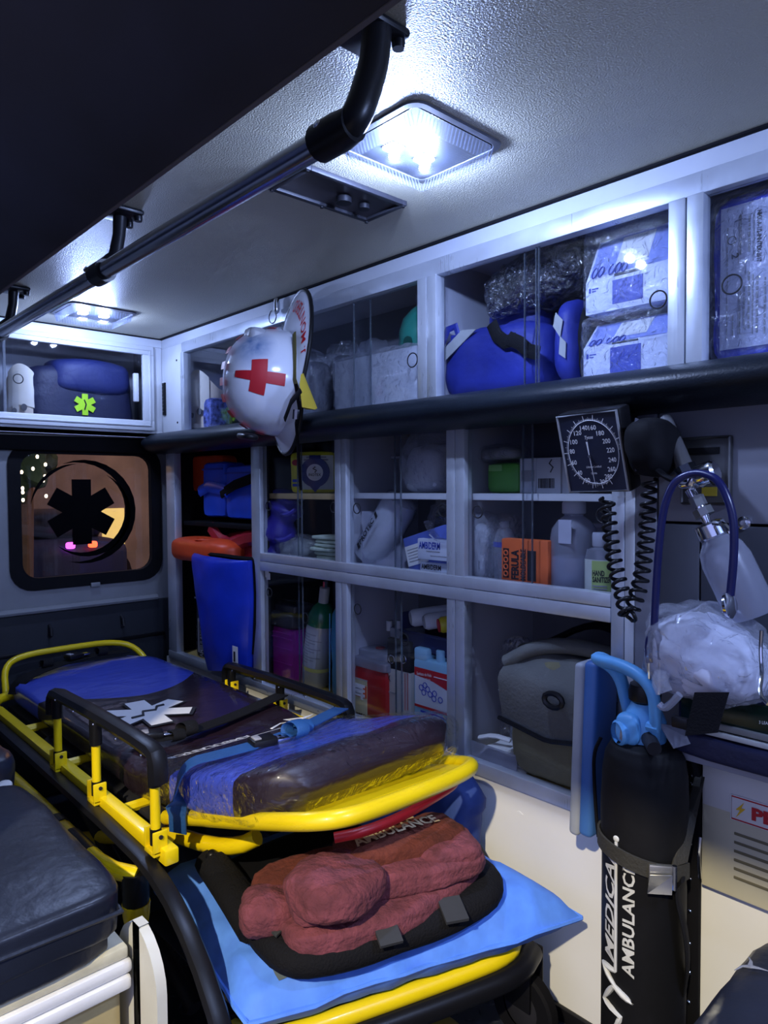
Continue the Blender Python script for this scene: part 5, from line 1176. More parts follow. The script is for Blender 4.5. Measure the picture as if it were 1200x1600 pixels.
for k in range(2): text3('= =====', lambda u, v, k=k: onb(u*.7, zl*(.34-.07*k)+.003*v), inkg, t) if False else mk('label_line', MB().grid(lambda u, v, k=k: onb(u*.75, zl*(.33-.07*k)+.003*v), 6, 1), inkg, t)
mk('side_stripe', MB().grid(lambda u, v: (lambda a_: V((cx_+r_*1.03*math.sin(a_), 1.345-r_*.78*math.cos(a_)-.0008, FM+.014+(zl-.016)*v)))(R(-62+4*u)), 2, 1), inkg, t)
mk('green_stripe', MB().grid(lambda u, v: (lambda a_: V((cx_+r_*1.025*math.sin(a_), 1.345-r_*.775*math.cos(a_)-.0004, FM+.014+(zl-.016)*v)))(R(-6+80*u)), 8, 1), M('lime_gradient', (.42, .55, .18), .5), t)
sanit('lotion_bottle', 'yellow topped bottle tucked behind the hand sanitizer', 952, 938, 966, 845, 885, 1.36, M('yellow_cap', (.70, .62, .03), .4), M('yellow_label', (.66, .60, .08), .5))
t = thing('paper_box', 'pale flat box at the cabinet back behind the bottles', 'box', (-.84, 1.52, FM)); mk('carton', MB().box((-.90, 1.50, FM), (-.74, 1.56, FM+.14), .003), M('lilac_card', (.40, .40, .48), .6), t); mk('lid', MB().box((-.905, 1.495, FM+.14), (-.735, 1.565, FM+.15), .002), M('lilac_lid', (.46, .46, .54), .6), t)

# ================================================================ LOWER CABINET, LOWER ROW
t = thing('sharps_container', 'purple sharps container with dark lid in the left lower cabinet', 'container', (-1.93, 1.38, FL))
Y = 1.335; x0, x1, zt = fr(410, 458, 945, Y); zl = at(434, 978, Y).z
pur = M('magenta_plastic', (.30, .012, .24), .42); lidm = M('charcoal_lid', (.035, .035, .045), .4)
mk('body', MB().soft(((x0+x1)/2, Y+.055, FL), (x1-x0-.012, .11, zl-FL), 9, 10), pur, t)
lid = mk('lid', MB().soft(((x0+x1)/2, Y+.055, zl-.004), (x1-x0+.004, .125, (zt-zl)*.75), 9, 8), lidm, t)
mk('lid_top', MB().soft(((x0+x1)/2, Y+.055, zl+(zt-zl)*.62), (x1-x0-.02, .09, (zt-zl)*.42), 8, 7), lidm, lid)
mk('lid_handle', MB().tube([(x0+.02, Y+.03, zt-.004), (x0+.02, Y+.03, zt+.014), (x1-.02, Y+.03, zt+.016), (x1-.02, Y+.03, zt-.004)], .003, 6), dgrey, lid)
for k in range(4): mk('rib', MB().box((x0+.012, Y-.002, FL+.02+k*.05), (x1-.012, Y+.004, FL+.024+k*.05), .001), pur, t)
lab(412, 990, 456, 1000, Y-.001, pur, t, 'shoulder', .004)
t = thing('oxygen_cylinder', 'silver oxygen cylinder with green shoulder and paper label in the cabinet', 'cylinder', (-1.72, 1.38, FL))
A = at(492, 1082, 1.40); A.z = FL+.004; B = at(508, 915, 1.40); d = (B-A); q = d.to_track_quat('Z', 'Y').to_matrix().to_4x4(); T = Matrix.Translation(A) @ q; Lg = d.length; r = .047
mk('tank', MB().lathe([(r*.8, 0), (r, .012), (r, Lg*.62)], 24, T), M('aluminium_tank', (.50, .51, .55), .4, .6), t)
mk('shoulder', MB().lathe([(r, Lg*.62), (r, Lg*.68), (r*.92, Lg*.74), (r*.68, Lg*.80), (r*.38, Lg*.835)], 24, T), M('green_enamel', (.01, .16, .07), .25, coat=.5), t)
mk('neck', MB().lathe([(r*.36, Lg*.83), (r*.36, Lg*.98)], 14, T), M('white_tape', (.5, .5, .5), .6), t); mk('stem', MB().lathe([(r*.2, Lg*.98), (r*.2, Lg*1.04)], 8, T), chrome, t)
mk('paper_label', MB().grid(lambda u, v: T @ V(((r+.0008)*math.sin(R(-175+130*u)), (r+.0008)*-math.cos(R(-175+130*u)), Lg*(.22+.38*v))), 14, 1), M('grey_label', (.48, .50, .54), .6), t)
for k in range(11): mk('label_line', MB().grid(lambda u, v: T @ V(((r+.0016)*math.sin(R(-165+(85+25*((k*7) % 3))*u)), (r+.0016)*-math.cos(R(-165+(85+25*((k*7) % 3))*u)), Lg*(.26+.028*k)+.003*v)), 8, 1), inkg, t)
mk('yellow_band', MB().lathe([(r+.001, Lg*.18), (r+.001, Lg*.215)], 24, T, False), M('pale_yellow_tape', (.55, .52, .15), .5), t)
t = thing('blue_sleeve', 'flat light blue plastic sleeve next to the silver cylinder', 'packaging', (-1.62, 1.40, FL))
x0, x1, zt = fr(514, 530, 950, 1.36); mk('sleeve', MB().soft(((x0+x1)/2+.01, 1.41, FL), (x1-x0+.02, .10, zt-FL), 8, 6, .004, 20, 2), M('pale_blue_film', (.05, .25, .42), .3), t); mk('edge_seal', MB().tube([(x0, 1.36, FL+.02), (x0+.004, 1.36, zt-.02)], .002, 5), skyb, t)
# column 2 low
t = thing('sharps_container', 'red sharps container with frosted lid and biohazard label', 'container', (-1.47, 1.36, FL))
Y = 1.32; x0, x1, zt = fr(546, 604, 1018, Y); zl = at(575, 1046, Y).z
mk('body', MB().soft(((x0+x1)/2, Y+.055, FL), (x1-x0-.01, .11, zl-FL+.004), 10, 10), M('red_tub', (.42, .012, .016), .35, coat=.2), t)
lid = mk('lid', MB().soft(((x0+x1)/2, Y+.055, zl), (x1-x0+.004, .122, (zt-zl)*.6), 10, 8), frost2, t); mk('lid_top', MB().soft(((x0+x1)/2, Y+.055, zl+(zt-zl)*.45), (x1-x0-.025, .085, (zt-zl)*.55), 8, 6), frost2, lid); mk('lid_cap', MB().lathe([(.014, 0), (.014, .003)], 14, Matrix.Translation(((x0+x1)/2, Y+.05, zt+.001))), M('dull_red', (.30, .05, .06), .5), lid)
lab(549, 1056, 574, 1118, Y-.0006, M('cream_label', (.62, .56, .34), .6), t); lab(549, 1056, 574, 1065, Y-.0016, M('silver_label', (.40, .38, .38), .5), t); lab(550, 1066, 573, 1092, Y-.0018, M('orange_label', (.70, .10, .03), .5), t)
for k in range(5): lab(552, 1070+k*3.6, 570-3*(k % 2), 1071.2+k*3.6, Y-.003, inkw, t, 'label_line', .0006)
tfit('HVZ', (562, 1120), (573, 1124), 7, Y-.002, ink, t, .03); tfit('?', (563, 1092), (570, 1095), 9, Y-.003, inkw, t, .04)
t = thing('binder_box', 'tall box with black top, finger holes and pale label marked X', 'box', (-1.38, 1.40, FL))
Y = 1.335; x0, x1, zt = fr(605, 641, 1000, Y); zm = at(620, 1047, Y).z
mk('carton', MB().box((x0, Y, FL), (x1, Y+.09, zm), .002), M('striped_card', (.52, .50, .47), .6, var=.1), t)
mk('black_top', MB().box((x0, Y-.001, zm), (x1, Y+.09, zt), .003), dgrey, t)
for px in (612, 630): mk('finger_hole', MB().ring(at(px, 1030, Y-.002), .011, .0018), steel, t); mk('hole_fill', MB().lathe([(.0105, 0), (.0105, .001)], 16, Matrix.Translation(at(px, 1030, Y-.0015)) @ Matrix.Rotation(R(90), 4, 'X')), blackm, t)
tfit('X', (606, 1064), (611, 1065), 10, Y-.001, ink, t, .02); lab(606, 1079, 618, 1085, Y-.0008, inkg, t, 'label_bar')
for px in (632, 636): lab(px, 1052, px+2, 1110, Y-.0008, M('pink_stripe', (.45, .20, .20), .6) if px == 632 else bpy.data.materials['pink_stripe'], t, 'stripe')
mk('grey_block', MB().box((x0, Y+.01, zt), (x1-.02, Y+.08, zt+.028), .003), M('grey_foam', (.22, .23, .26), .6), t)
for px in (609, 624): a = at(px, 985, Y+.02); mk('peg', MB().tube([a, a+V((0,0,.028))], .010, 10), M('pale_peg', (.36, .37, .40), .5) if px == 609 else bpy.data.materials['pale_peg'], t)
t = thing('blue_bin', 'dark blue plastic bin holding rolled bandages', 'bin', (-1.25, 1.40, .70))
zb_ = at(670, 1004, 1.35).z-.03; zt_ = at(670, 993, 1.35).z
mk('bin', MB().box((-1.39, 1.345, zb_), (-1.16, 1.352, zt_), .002).box((-1.39, 1.345, zb_), (-1.16, 1.56, zb_+.006), .002).box((-1.39, 1.345, zb_), (-1.384, 1.56, zt_+.05), .002).box((-1.39, 1.553, zb_), (-1.16, 1.56, zt_+.06), .002), M('dark_blue_bin', (.02, .025, .09), .4), t)
mk('bin_lip', MB().tube([(-1.39, 1.346, zt_), (-1.16, 1.346, zt_)], .004, 6), bpy.data.materials['dark_blue_bin'], t)
mk('bin_stand', MB().box((-1.375, 1.47, FL), (-1.37, 1.555, zb_)).box((-1.18, 1.47, FL), (-1.175, 1.555, zb_)), bpy.data.materials['dark_blue_bin'], t)
def roll(label, px, py, r, mat, face, Y=1.35, gr='rolled bandages'):
    a = at(px, py, Y); t = thing('bandage_roll', label, 'bandage', a, group=gr); d = V((.10, .15, .02)); q = d.to_track_quat('Z', 'Y').to_matrix().to_4x4(); T = Matrix.Translation(a) @ q
    mk('roll', MB().lathe([(r*.8, -.002), (r, .006), (r, .12), (r*.8, .13)], 18, T), mat, t)
    for k in range(3): mk('coil', MB().add([T @ V((r*(.3+.22*k)*math.cos(R(b)), r*(.3+.22*k)*math.sin(R(b)), -.004)) for b in range(0, 360, 20)], [tuple(range(18))]) if False else MB().tube([T @ V((r*(.25+.22*k)*math.cos(R(b)), r*(.25+.22*k)*math.sin(R(b)), -.003)) for b in range(0, 360, 24)], .0014, 5, True), face, t)
wb_ = M('white_gauze_roll', (.62, .64, .64), .8, bump=.3, bs=50); gy = M('grey_shadow_line', (.30, .31, .32), .8)
roll('leftmost white rolled bandage in the blue bin', 643, 966, .024, wb_, gy); roll('middle white rolled bandage in the blue bin', 664, 972, .022, wb_, gy)
roll('yellow roll with red printed end in the blue bin', 687, 977, .021, M('yellow_tape', (.72, .62, .04), .4), redc)
a = at(686, 977, 1.348); mk('red_end', MB().lathe([(.018, 0), (.018, .002)], 16, Matrix.Translation(a-V((.001,.002,.001))) @ V((.10, .15, .02)).to_track_quat('Z', 'Y').to_matrix().to_4x4()), redc, [o for o in COL.objects if o.get('label', '').startswith('yellow roll')][0])
t = thing('ice_pack', 'light blue ice pack bottle with red and white label', 'ice pack', (-1.24, 1.35, FL))
Y = 1.325; x0, x1, zt = fr(645, 712, 1035, Y); ip = M('ice_blue_plastic', (.26, .50, .66), .4, var=.06)
mk('body', MB().box((x0, Y, FL), (x1, Y+.045, zt), .010), ip, t)
mk('neck', MB().lathe([(.014, 0), (.014, .03), (.011, .032)], 14, Matrix.Translation((x0+(x1-x0)*.55, Y+.022, zt-.002))), ip, t); mk('shoulder', MB().box((x0, Y+.002, zt-.01), (x0+.05, Y+.043, zt+.028), .008), ip, t); mk('shoulder', MB().box((x1-.03, Y+.002, zt-.01), (x1, Y+.043, zt+.02), .008), ip, t)
lab(649, 1051, 712, 1122, Y-.0004, M('white_ice_label', (.64, .66, .70), .5), t)
A = at(649, 1046, Y); zz = lambda y: at(680, y, Y).z
mk('red_header', MB().add([(x0+.008, Y-.002, zz(1049)), (x1, Y-.002, zz(1049)), (x1, Y-.002, zz(1078)), (x0+(x1-x0)*.5, Y-.002, zz(1066)), (x0+.008, Y-.002, zz(1062))], [(0,1,2,3,4)]), redc, t)
tfit('Sustituto de Hielo', (652, 1054), (675, 1058), 5, Y-.002, inkw, t); tfit('Ice Substitute', (655, 1061), (673, 1064), 4, Y-.002, inkw, t)
lab(678, 1057, 700, 1064, Y-.0022, inkw, t, 'brand_plate'); mk('red_footer', MB().box((x0+.008, Y-.002, zz(1112)), (x1, Y-.001, zz(1108))), redc, t); mk('blue_footer', MB().box((x0+.03, Y-.002, zz(1119)), (x1, Y-.001, zz(1116))), inkb, t)
for px, py in ((658, 1074), (664, 1071), (668, 1077), (662, 1082), (672, 1085), (679, 1084), (678, 1092), (688, 1094)): mk('bubble', MB().ring(at(px, py, Y-.002), .0075, .0011, seg=8), inkb, t)
# column 3 low: open bay with the olive bag
ol = M('grey_olive_canvas', (.12, .125, .12), .8, bump=.35, bs=120, var=.15); ol2 = M('olive_canvas', (.17, .155, .085), .8, bump=.3, bs=120, var=.15)
ob = thing('canvas_bag', 'grey canvas shoulder bag with flap in the open lower bay', 'bag', (-.84, 1.36, FL))
def bag2(pt):
    k = pt.z/.30; return V((pt.x*(1-.10*k)+.012*k, pt.y, pt.z))
mk('body', MB().soft((-.852, 1.385, FL), (.275, .20, .275), 13, 6, .008, 9, 3, fn=bag2), ol2, ob, ang=60)
mk('flap', MB().grid(lambda u, v: V((-.985+.285*u+.012*noise.noise(V((u*4, v*4, 2))), 1.40-.12*min(1, v*1.9)-.008-.012*math.sin(math.pi*v), FL+.285-.19*max(0, v-.28)*(1.25-.35*abs(u-.45))+.012*noise.noise(V((u*5, v*5, 7)))-.0*v)), 16, 16).grid(lambda u, v: V((-.985+.285*(1-u)+.012*noise.noise(V(((1-u)*4, v*4, 2))), 1.406-.12*min(1, v*1.9)-.004-.012*math.sin(math.pi*v), FL+.281-.19*max(0, v-.28)*(1.25-.35*abs(.55-u))+.012*noise.noise(V(((1-u)*5, v*5, 7))))), 16, 16), ol, ob, ang=70)
mk('flap_edge', MB().tube([V((-.985+.285*u, 1.262, FL+.285-.19*.72*(1.25-.35*abs(u-.45)))) for u in [i/14 for i in range(15)]], .005, 6), black, ob)
mk('top_fold', MB().tube(smooth([(-.99, 1.30, FL+.255), (-.93, 1.32, FL+.295), (-.85, 1.34, FL+.31), (-.76, 1.36, FL+.30), (-.71, 1.38, FL+.30)], 2), .028, 10, flat=.6), ol, ob, ang=70)
mk('strap', MB().tube(smooth([(-.97, 1.42, FL+.28), (-.86, 1.45, FL+.345), (-.76, 1.42, FL+.34), (-.70, 1.40, FL+.30)], 2), .022, 8, flat=.35), blackm, ob)
a = at(866, 1094, 1.25); mk('strap_keeper', MB().tube([a+V((.022*math.cos(R(b)), -.004, .015*math.sin(R(b)))) for b in range(0, 360, 30)], .006, 6, True), black, ob)
t = thing('tubing_pack', 'clear plastic airway tubes in a bag beside the canvas bag', 'tubing', (-1.03, 1.40, FL))
for k, (dx, h_) in enumerate(((0, .27), (.018, .25), (-.012, .24))): mk('tube', MB().tube([(-1.03+dx, 1.40+dx, FL), (-1.03+dx, 1.40, FL+h_*.6), (-1.02+dx*1.6, 1.40, FL+h_)], .008, 8), frost, t)
mk('bag', MB().soft((-1.03, 1.40, FL), (.09, .08, .29), 9, 3.4, .010, 18, 2), wrap, t, ang=60)
t = thing('paper_stack', 'crumpled white papers and gloves on the wooden bay floor', 'papers', (-1.05, 1.33, FL)); 
for k in range(4): mk('sheet', MB().grid(lambda u, v, k=k: V((-1.09+.15*u+.01*k, 1.30+.10*v, FL+.006+.010*k+.010*abs(noise.noise(V((u*4+k, v*4, k)))))), 6, 6), paper, t)
mk('glove', MB().tube(smooth([(-1.085, 1.315, FL+.05), (-1.05, 1.325, FL+.062), (-1.01, 1.34, FL+.055)], 1), .010, 6, flat=.5), paper, t)
tag(mk('clear_board', MB().box((-1.095, 1.296, FL), (-.96, 1.299, FL+.045), .001), frost), 'low clear acrylic offcut at the front of the open bay', 'acrylic')
# ================================================================ PRESSURE GAUGE, CUFF, COILED TUBE
GY = 1.15
gc = at(925, 708, GY)
# plate turned slightly towards the aisle and rolled
ex = V((1, 0, .03)).normalized()
A, B, C_, D = at(868, 650, GY), at(965, 638, GY), at(983, 775, GY), at(890, 775, GY)
ex = V((1, 0, .025)).normalized(); ez = V((0, -.27, .963)); ez = (ez-ex*ez.dot(ex)).normalized(); ey = ez.cross(ex)
GM = Matrix((ex, ey, ez)).transposed()
gw, gh = .127, .153
ga = thing('pressure_gauge', 'square dark blood pressure gauge with white dial numbers below the rail', 'gauge', gc, GM)
slate = M('slate_dial', (.018, .022, .045), .35)
mk('case', MB().box((-gw/2, .004, -gh/2), (gw/2, .045, gh/2), .006), black, ga, True)
mk('rim', MB().tube([(-gw/2+.004, 0, -gh/2+.004), (gw/2-.004, 0, -gh/2+.004), (gw/2-.004, 0, gh/2-.004), (-gw/2+.004, 0, gh/2-.004)], .0028, 6, True), M('pale_rim', (.42, .43, .46), .3, .4), ga, True)
mk('dial', MB().box((-gw/2+.004, .0005, -gh/2+.004), (gw/2-.004, .005, gh/2-.004)), slate, ga, True)
# numbers measured on the face: u across, v down
def uv(zx, zy):
    px, py = zx-50, zy-110; det = 555*755-110*-70; return ((px*755-py*110)/det, (555*py+70*px)/det)
def gp(u, v, o=-.0006): return V(((u-.5)*gw, o, (.5-v)*gh))
for s, zx, zy in (('20',340,710),('40',270,645),('60',222,550),('80',205,445),('100',222,355),('120',258,270),('140',314,222),('160',388,217),('180',458,265),('200',510,335),('220',545,415),('240',560,503),('260',553,590),('280',527,660),('300',485,712)):
    u, v = uv(zx, zy); c = gp(u, v); w_ = .0047*len(s)+.001; h_ = .0088
    text3(s, lambda a, b: c+V(((a-.5)*w_, 0, (b-.5)*h_)), inkw, ga, 'numeral', .012, local=True)
ce = gp(.52, .49); rx, rz = .395*gw*1.0, .385*gh
mb = MB(); ov = MB()
for k in range(150):
    b = R(-62-(296)*k/149+0); c_, s_ = math.cos(b), math.sin(b)
    L1 = .010 if k % 10 == 0 else .006 if k % 5 == 0 else .0035
    p0 = ce+V((rx*c_, 0, rz*s_)); p1 = p0+V((c_, 0, s_))*L1; n_ = V((-s_, 0, c_))*(.0006 if k % 10 == 0 else .00025)
    mb.add([p0-n_, p1-n_, p1+n_, p0+n_], [(0,1,2,3)])
mk('scale_ticks', mb, inkw, ga, True)
mk('scale_oval', MB().tube([ce+V((rx*math.cos(R(a)), 0, rz*math.sin(R(a)))) for a in range(0, 360, 6)], .0005, 4, True), inkw, ga, True)
n0 = gp(*uv(345, 345)); n1 = gp(*uv(368, 480)); n2 = gp(*uv(422, 770)); off = V((0, -.003, 0))
nd = (n2-n0).normalized(); sd_ = nd.cross(V((0,1,0)))
mk('needle', MB().add([n0-sd_*.0018+off, n0+sd_*.0018+off, n1+sd_*.0009+off, n1-sd_*.0009+off, n2+off-sd_*.0003, n2+off+sd_*.0003], [(0,1,2,3), (3,2,5,4)]), inkw, ga, True)
mk('pivot', MB().lathe([(.003, 0), (.003, .004)], 12, Matrix.Translation(n1) @ Matrix.Rotation(R(90), 4, 'X')), steel, ga, True)
def gtext(s, zx, zy, w_, h_, mat=inkw, bold=.005, sh=0.):
    c = gp(*uv(zx, zy)); text3(s, lambda a, b: c+V(((a-.5)*w_, 0, (b-.5)*h_)), mat, ga, 'lettering', bold, sh, local=True)
gtext('Tycos', 357, 312, .017, .0085, bold=.02, sh=.2); gtext('Lifetime Certified', 398, 578, .030, .004); gtext('CE 0086', 400, 640, .012, .0035); gtext('mmHg', 412, 728, .010, .003); gtext('APPROX. MOVEMENT', 415, 798, .026, .003) if False else None
gtext('MADE IN USA', 640, 840, .016, .0028)
mk('bracket', MB().box((-.02, .04, -.02), (.035, .12, .05), .004), black, ga, True)
def blob(name, label, cat, c, size, mat, **k):
    return tag(mk(name, MB().soft(c, size, **k), mat, ang=60), label, cat)
cu = thing('pressure_cuff', 'rolled black blood pressure cuff in its holder beside the gauge', 'cuff', at(1020, 740, 1.18))
a = at(1015, 742, 1.20); zt = at(1010, 650, 1.20).z
mk('holder', MB().box((a.x-.045, 1.18, a.z), (a.x+.015, WY, zt-.01), .006), black, cu)
mk('roll', MB().soft((a.x+.02, 1.17, a.z-.002), (.075, .11, zt-a.z-.006), 11, 2.8, .006, 16, 2), blackm, cu, ang=60)
mk('velcro_edge', MB().tube(smooth([at(996, 655, 1.14), at(990, 690, 1.13), at(996, 735, 1.14)], 2), .008, 6, flat=.3), M('grey_velcro', (.08, .08, .11), .7), cu)
mk('tail', MB().tube(smooth([at(1028, 735, 1.14), at(1040, 745, 1.14), at(1056, 752, 1.13)], 1), .010, 8, flat=.5), blackm, cu)
ct = [(948, 778, 1.16), (950, 800, 1.16), (953, 830, 1.15), (958, 870, 1.14), (966, 905, 1.13), (974, 935, 1.12), (978, 955, 1.11), (980, 966, 1.11), (984, 962, 1.12), (990, 945, 1.13), (1000, 915, 1.15), (1005, 880, 1.16), (1010, 840, 1.17), (1012, 800, 1.18), (1014, 770, 1.18), (1016, 748, 1.18)]
P = smooth([at(*q) for q in ct], 2)
# resample evenly and wind a helix around the path
Ls = [0]
for i in range(1, len(P)): Ls.append(Ls[-1]+(P[i]-P[i-1]).length)
def along(s):
    for i in range(1, len(P)):
        if Ls[i] >= s: f_ = (s-Ls[i-1])/max(1e-9, Ls[i]-Ls[i-1]); return P[i-1].lerp(P[i], f_), (P[i]-P[i-1]).normalized()
    return P[-1], (P[-1]-P[-2]).normalized()
turns = 27; NN = turns*14; H = []; nv = V((0, -1, 0))
for i in range(NN+1):
    p, tg = along(Ls[-1]*i/NN); nv = (nv-tg*nv.dot(tg)).normalized(); bn = tg.cross(nv); a = 2*math.pi*turns*i/NN; rr_ = .0118
    H.append(p+(nv*math.cos(a)+bn*math.sin(a))*rr_)
tag(mk('coiled_tube', MB().tube(H, .0034, 7), black, ang=80), 'black coiled air tube looping between gauge and cuff', 'tube')

# ================================================================ OXYGEN OUTLET, FLOW METER, HUMIDIFIER, STETHOSCOPE
t = thing('wall_outlet', 'dark rectangular oxygen outlet plate on the wall panel', 'outlet', at(1105, 800, WY))
A = at(1066, 684, WY); B = at(1145, 797, WY)
mk('plate', MB().box((A.x, WY-.008, B.z+.008), (B.x, WY+.002, A.z), .006), M('dark_outlet_metal', (.07, .07, .075), .35, .4), t)
mk('plate_frame', MB().tube([(A.x+.004, WY-.008, B.z+.012), (B.x-.004, WY-.008, B.z+.012), (B.x-.004, WY-.008, A.z-.004), (A.x+.004, WY-.008, A.z-.004)], .003, 6, True), M('outlet_frame', (.16, .16, .17), .35, .5), t)
mk('slot', MB().box((A.x+.015, WY-.010, A.z-.032), (B.x-.02, WY-.007, A.z-.02), .001), blackm, t)
a = at(1108, 768, WY-.01); mk('yellow_label', MB().box((a.x-.013, WY-.010, a.z-.008), (a.x+.013, WY-.008, a.z+.008)), M('ochre_label', (.30, .22, .01), .6), t)
fm = thing('flow_meter', 'chrome oxygen flow meter with frosted humidifier bottle', 'flow meter', at(1075, 750, 1.19))
FY = 1.17
mk('stem_tube', MB().tube([at(1040, 655, FY+.06), at(1058, 700, FY+.02), at(1072, 735, FY)], [.011, .013, .014], 12), M('grey_flow_tube', (.14, .14, .15), .3, .3), fm)
mk('wall_probe', MB().tube([at(1105, 742, FY+.01), at(1106, 735, WY-.005)], .012, 12), chrome, fm)
mk('collar', MB().tube([at(1069, 729, FY), at(1075, 741, FY)], .019, 8), chrome, fm)
mk('block', MB().soft(at(1077, 764, FY), (.034, .034, .034), 6, 4), chrome, fm)
mk('knob', MB().lathe([(.016, -.004), (.019, 0), (.019, .026), (.015, .03)], 10, Matrix.Translation(at(1092, 745, FY-.02)) @ Matrix.Rotation(R(70), 4, 'Y')), chrome, fm)
mk('knob_cap', MB().tube([at(1112, 742, FY-.018), at(1116, 741, FY-.018)], .018, 14), black, fm)
mk('valve_stem', MB().tube([at(1078, 765, FY), at(1090, 785, FY), at(1097, 798, FY), at(1107, 822, FY)], [.009, .008, .010, .005], 10), chrome, fm)
mk('hex_nut', MB().tube([at(1087, 776, FY), at(1094, 791, FY)], .0125, 6), M('nickel', (.45, .46, .45), .3, .9), fm)
mk('hex_nut', MB().tube([at(1096, 795, FY), at(1102, 806, FY)], .0165, 8), M('nickel2', (.40, .41, .42), .3, .9), fm)
A = at(1111, 826, FY); B = at(1172, 952, FY+.02); d = B-A; T = Matrix.Translation(A) @ d.to_track_quat('Z', 'Y').to_matrix().to_4x4(); Lg = d.length
mk('cap', MB().lathe([(.014, -.012), (.024, -.008), (.025, .012), (.022, .016)], 18, T), chrome, fm)
mk('humidifier_bottle', MB().lathe([(.018, .012), (.022, .018), (.034, .034), (.039, .055), (.039, Lg), (.035, Lg+.01)], 24, T), frost2, fm)
mk('outlet_spout', MB().tube(smooth([at(1116, 817, FY-.02), at(1130, 818, FY-.03), at(1140, 830, FY-.035), at(1146, 836, FY-.035)], 1), .0045, 8), chrome, fm)
ss = thing('stethoscope', 'navy stethoscope hanging over the oxygen flow meter', 'stethoscope', at(1030, 1010, 1.12))
SY = 1.115
mk('tubing', MB().tube(smooth([at(1022, 985, SY), at(1024, 940, SY), at(1028, 870, SY), at(1034, 810, SY), at(1044, 770, SY), at(1058, 748, SY), at(1085, 738, SY+.005), at(1108, 742, SY), at(1124, 752, SY-.005), at(1138, 780, SY-.01), at(1147, 815, SY-.01), at(1147, 870, SY-.01), at(1141, 930, SY-.01)], 2), .0062, 10), navyh, ss, ang=80)
mk('yoke', MB().tube(smooth([at(1014, 1035, SY), at(1013, 1000, SY), at(1022, 982, SY), at(1031, 1000, SY), at(1033, 1030, SY)], 2), .006, 10), navyh, ss, ang=80)
mk('ear_tube', MB().tube([at(1031, 1025, SY), at(1031, 1060, SY), at(1029, 1085, SY)], .003, 8), chrome, ss)
mk('ear_tube', MB().tube([at(1014, 1030, SY), at(1014, 1060, SY+.01), at(1018, 1082, SY+.02)], .003, 8), chrome, ss)
mk('chest_piece', MB().lathe([(.010, -.004), (.019, -.003), (.021, .002), (.012, .008)], 20, Matrix.Translation(at(1139, 945, SY-.012)) @ Matrix.Rotation(R(80), 4, 'Y')), chrome, ss)
mk('chest_stem', MB().tube([at(1141, 928, SY-.01), at(1140, 945, SY-.012), at(1142, 950, SY-.012)], .005, 8), chrome, ss)

# shelf zone: white bag, monitor case, strap
dk = thing('monitor_case', 'dark navy padded monitor case on the right wall ledge', 'case', (-.38, 1.2, .66))
cz = .690
mk('case', MB().box((-.545, 1.195, cz), (-.10, WY-.002, .80), .010), navy, dk)
mk('front_pad', MB().soft((-.325, 1.19, cz-.004), (.44, .04, .040), 8, 7, .004, 12, 2), navy, dk)
mk('screen', MB().box((-.535, 1.188, .745), (-.12, 1.196, .795), .002), M('dark_green_screen', (.004, .018, .012), .2), dk)
mk('divider_bar', MB().box((-.495, 1.182, .735), (-.488, 1.19, .80)), dgrey, dk)
mk('pale_strip', MB().box((-.532, 1.178, .730), (-.2, 1.19, .738), .001), M('pale_grey_strip', (.55, .57, .55), .5), dk)
mk('pale_strip', MB().box((-.48, 1.182, .741), (-.2, 1.19, .751), .001), M('mid_grey_strip', (.22, .23, .23), .5), dk)
text3('3 LEAD', lambda u, v: at(1186+18*u, 1131+2*u-5*v, 1.180), inkw, dk)
pb = thing('white_plastic_bag', 'crumpled clear bag of white masks on the monitor case', 'bag', (-.50, 1.17, .795))
def bagf(pt): return V((pt.x+.10*max(0, pt.z-.06)*-.3, pt.y, pt.z*(1-.25*max(0, pt.x)/.1)))
cxb = at(1108, 1000, 1.165).x
mk('film', MB().soft((cxb, 1.175, .797), (.215, .15, .150), 26, 2.6, .012, 13, 3, fn=bagf, crease=True), wrapm, pb, ang=45)
mk('contents', MB().soft((cxb-.004, 1.17, .799), (.190, .125, .130), 22, 2.4, .009, 14, 5, fn=bagf, crease=True), M('white_masks', (.70, .72, .82), .6, bump=.5, bs=30), pb, ang=50)
mk('tied_corner', MB().tube(smooth([at(1035, 1050, 1.11), at(1030, 1065, 1.10), at(1038, 1082, 1.10)], 1), [.012, .02, .02, .016][:4] if False else .014, 8, flat=.6), wrapm, pb)
ld = thing('shoulder_strap', 'wide black webbing strap hanging from the monitor case', 'strap', at(1090, 1130, 1.09))
mk('webbing', MB().slab([at(1070, 1150, 1.085), at(1120, 1145, 1.085), at(1138, 1082, 1.09), at(1085, 1082, 1.09)], -.004), strapb, ld)
mk('buckle', MB().box(at(1048, 1118, 1.09), at(1078, 1140, 1.10), .003), black, ld)
tag(mk('cannula_tube', MB().tube(smooth([at(1062, 1085, 1.10), at(1050, 1098, 1.10), at(1038, 1108, 1.10), at(1030, 1100, 1.10)], 2), .006, 8), frost), 'short clear loop of tubing below the white bag', 'tubing')
tag(mk('headset_wire', MB().tube(smooth([at(1190, 985, 1.12), at(1188, 1020, 1.12), at(1191, 1055, 1.11), at(1186, 1085, 1.09), at(1200, 1100, 1.08)], 2), .003, 8), chrome), 'thin bent metal tube at the right end of the case', 'tube')
mk('pelican_ledge', MB().box((-.545, 1.19, .672), (XF, WY, .689), .002), grey, wr)

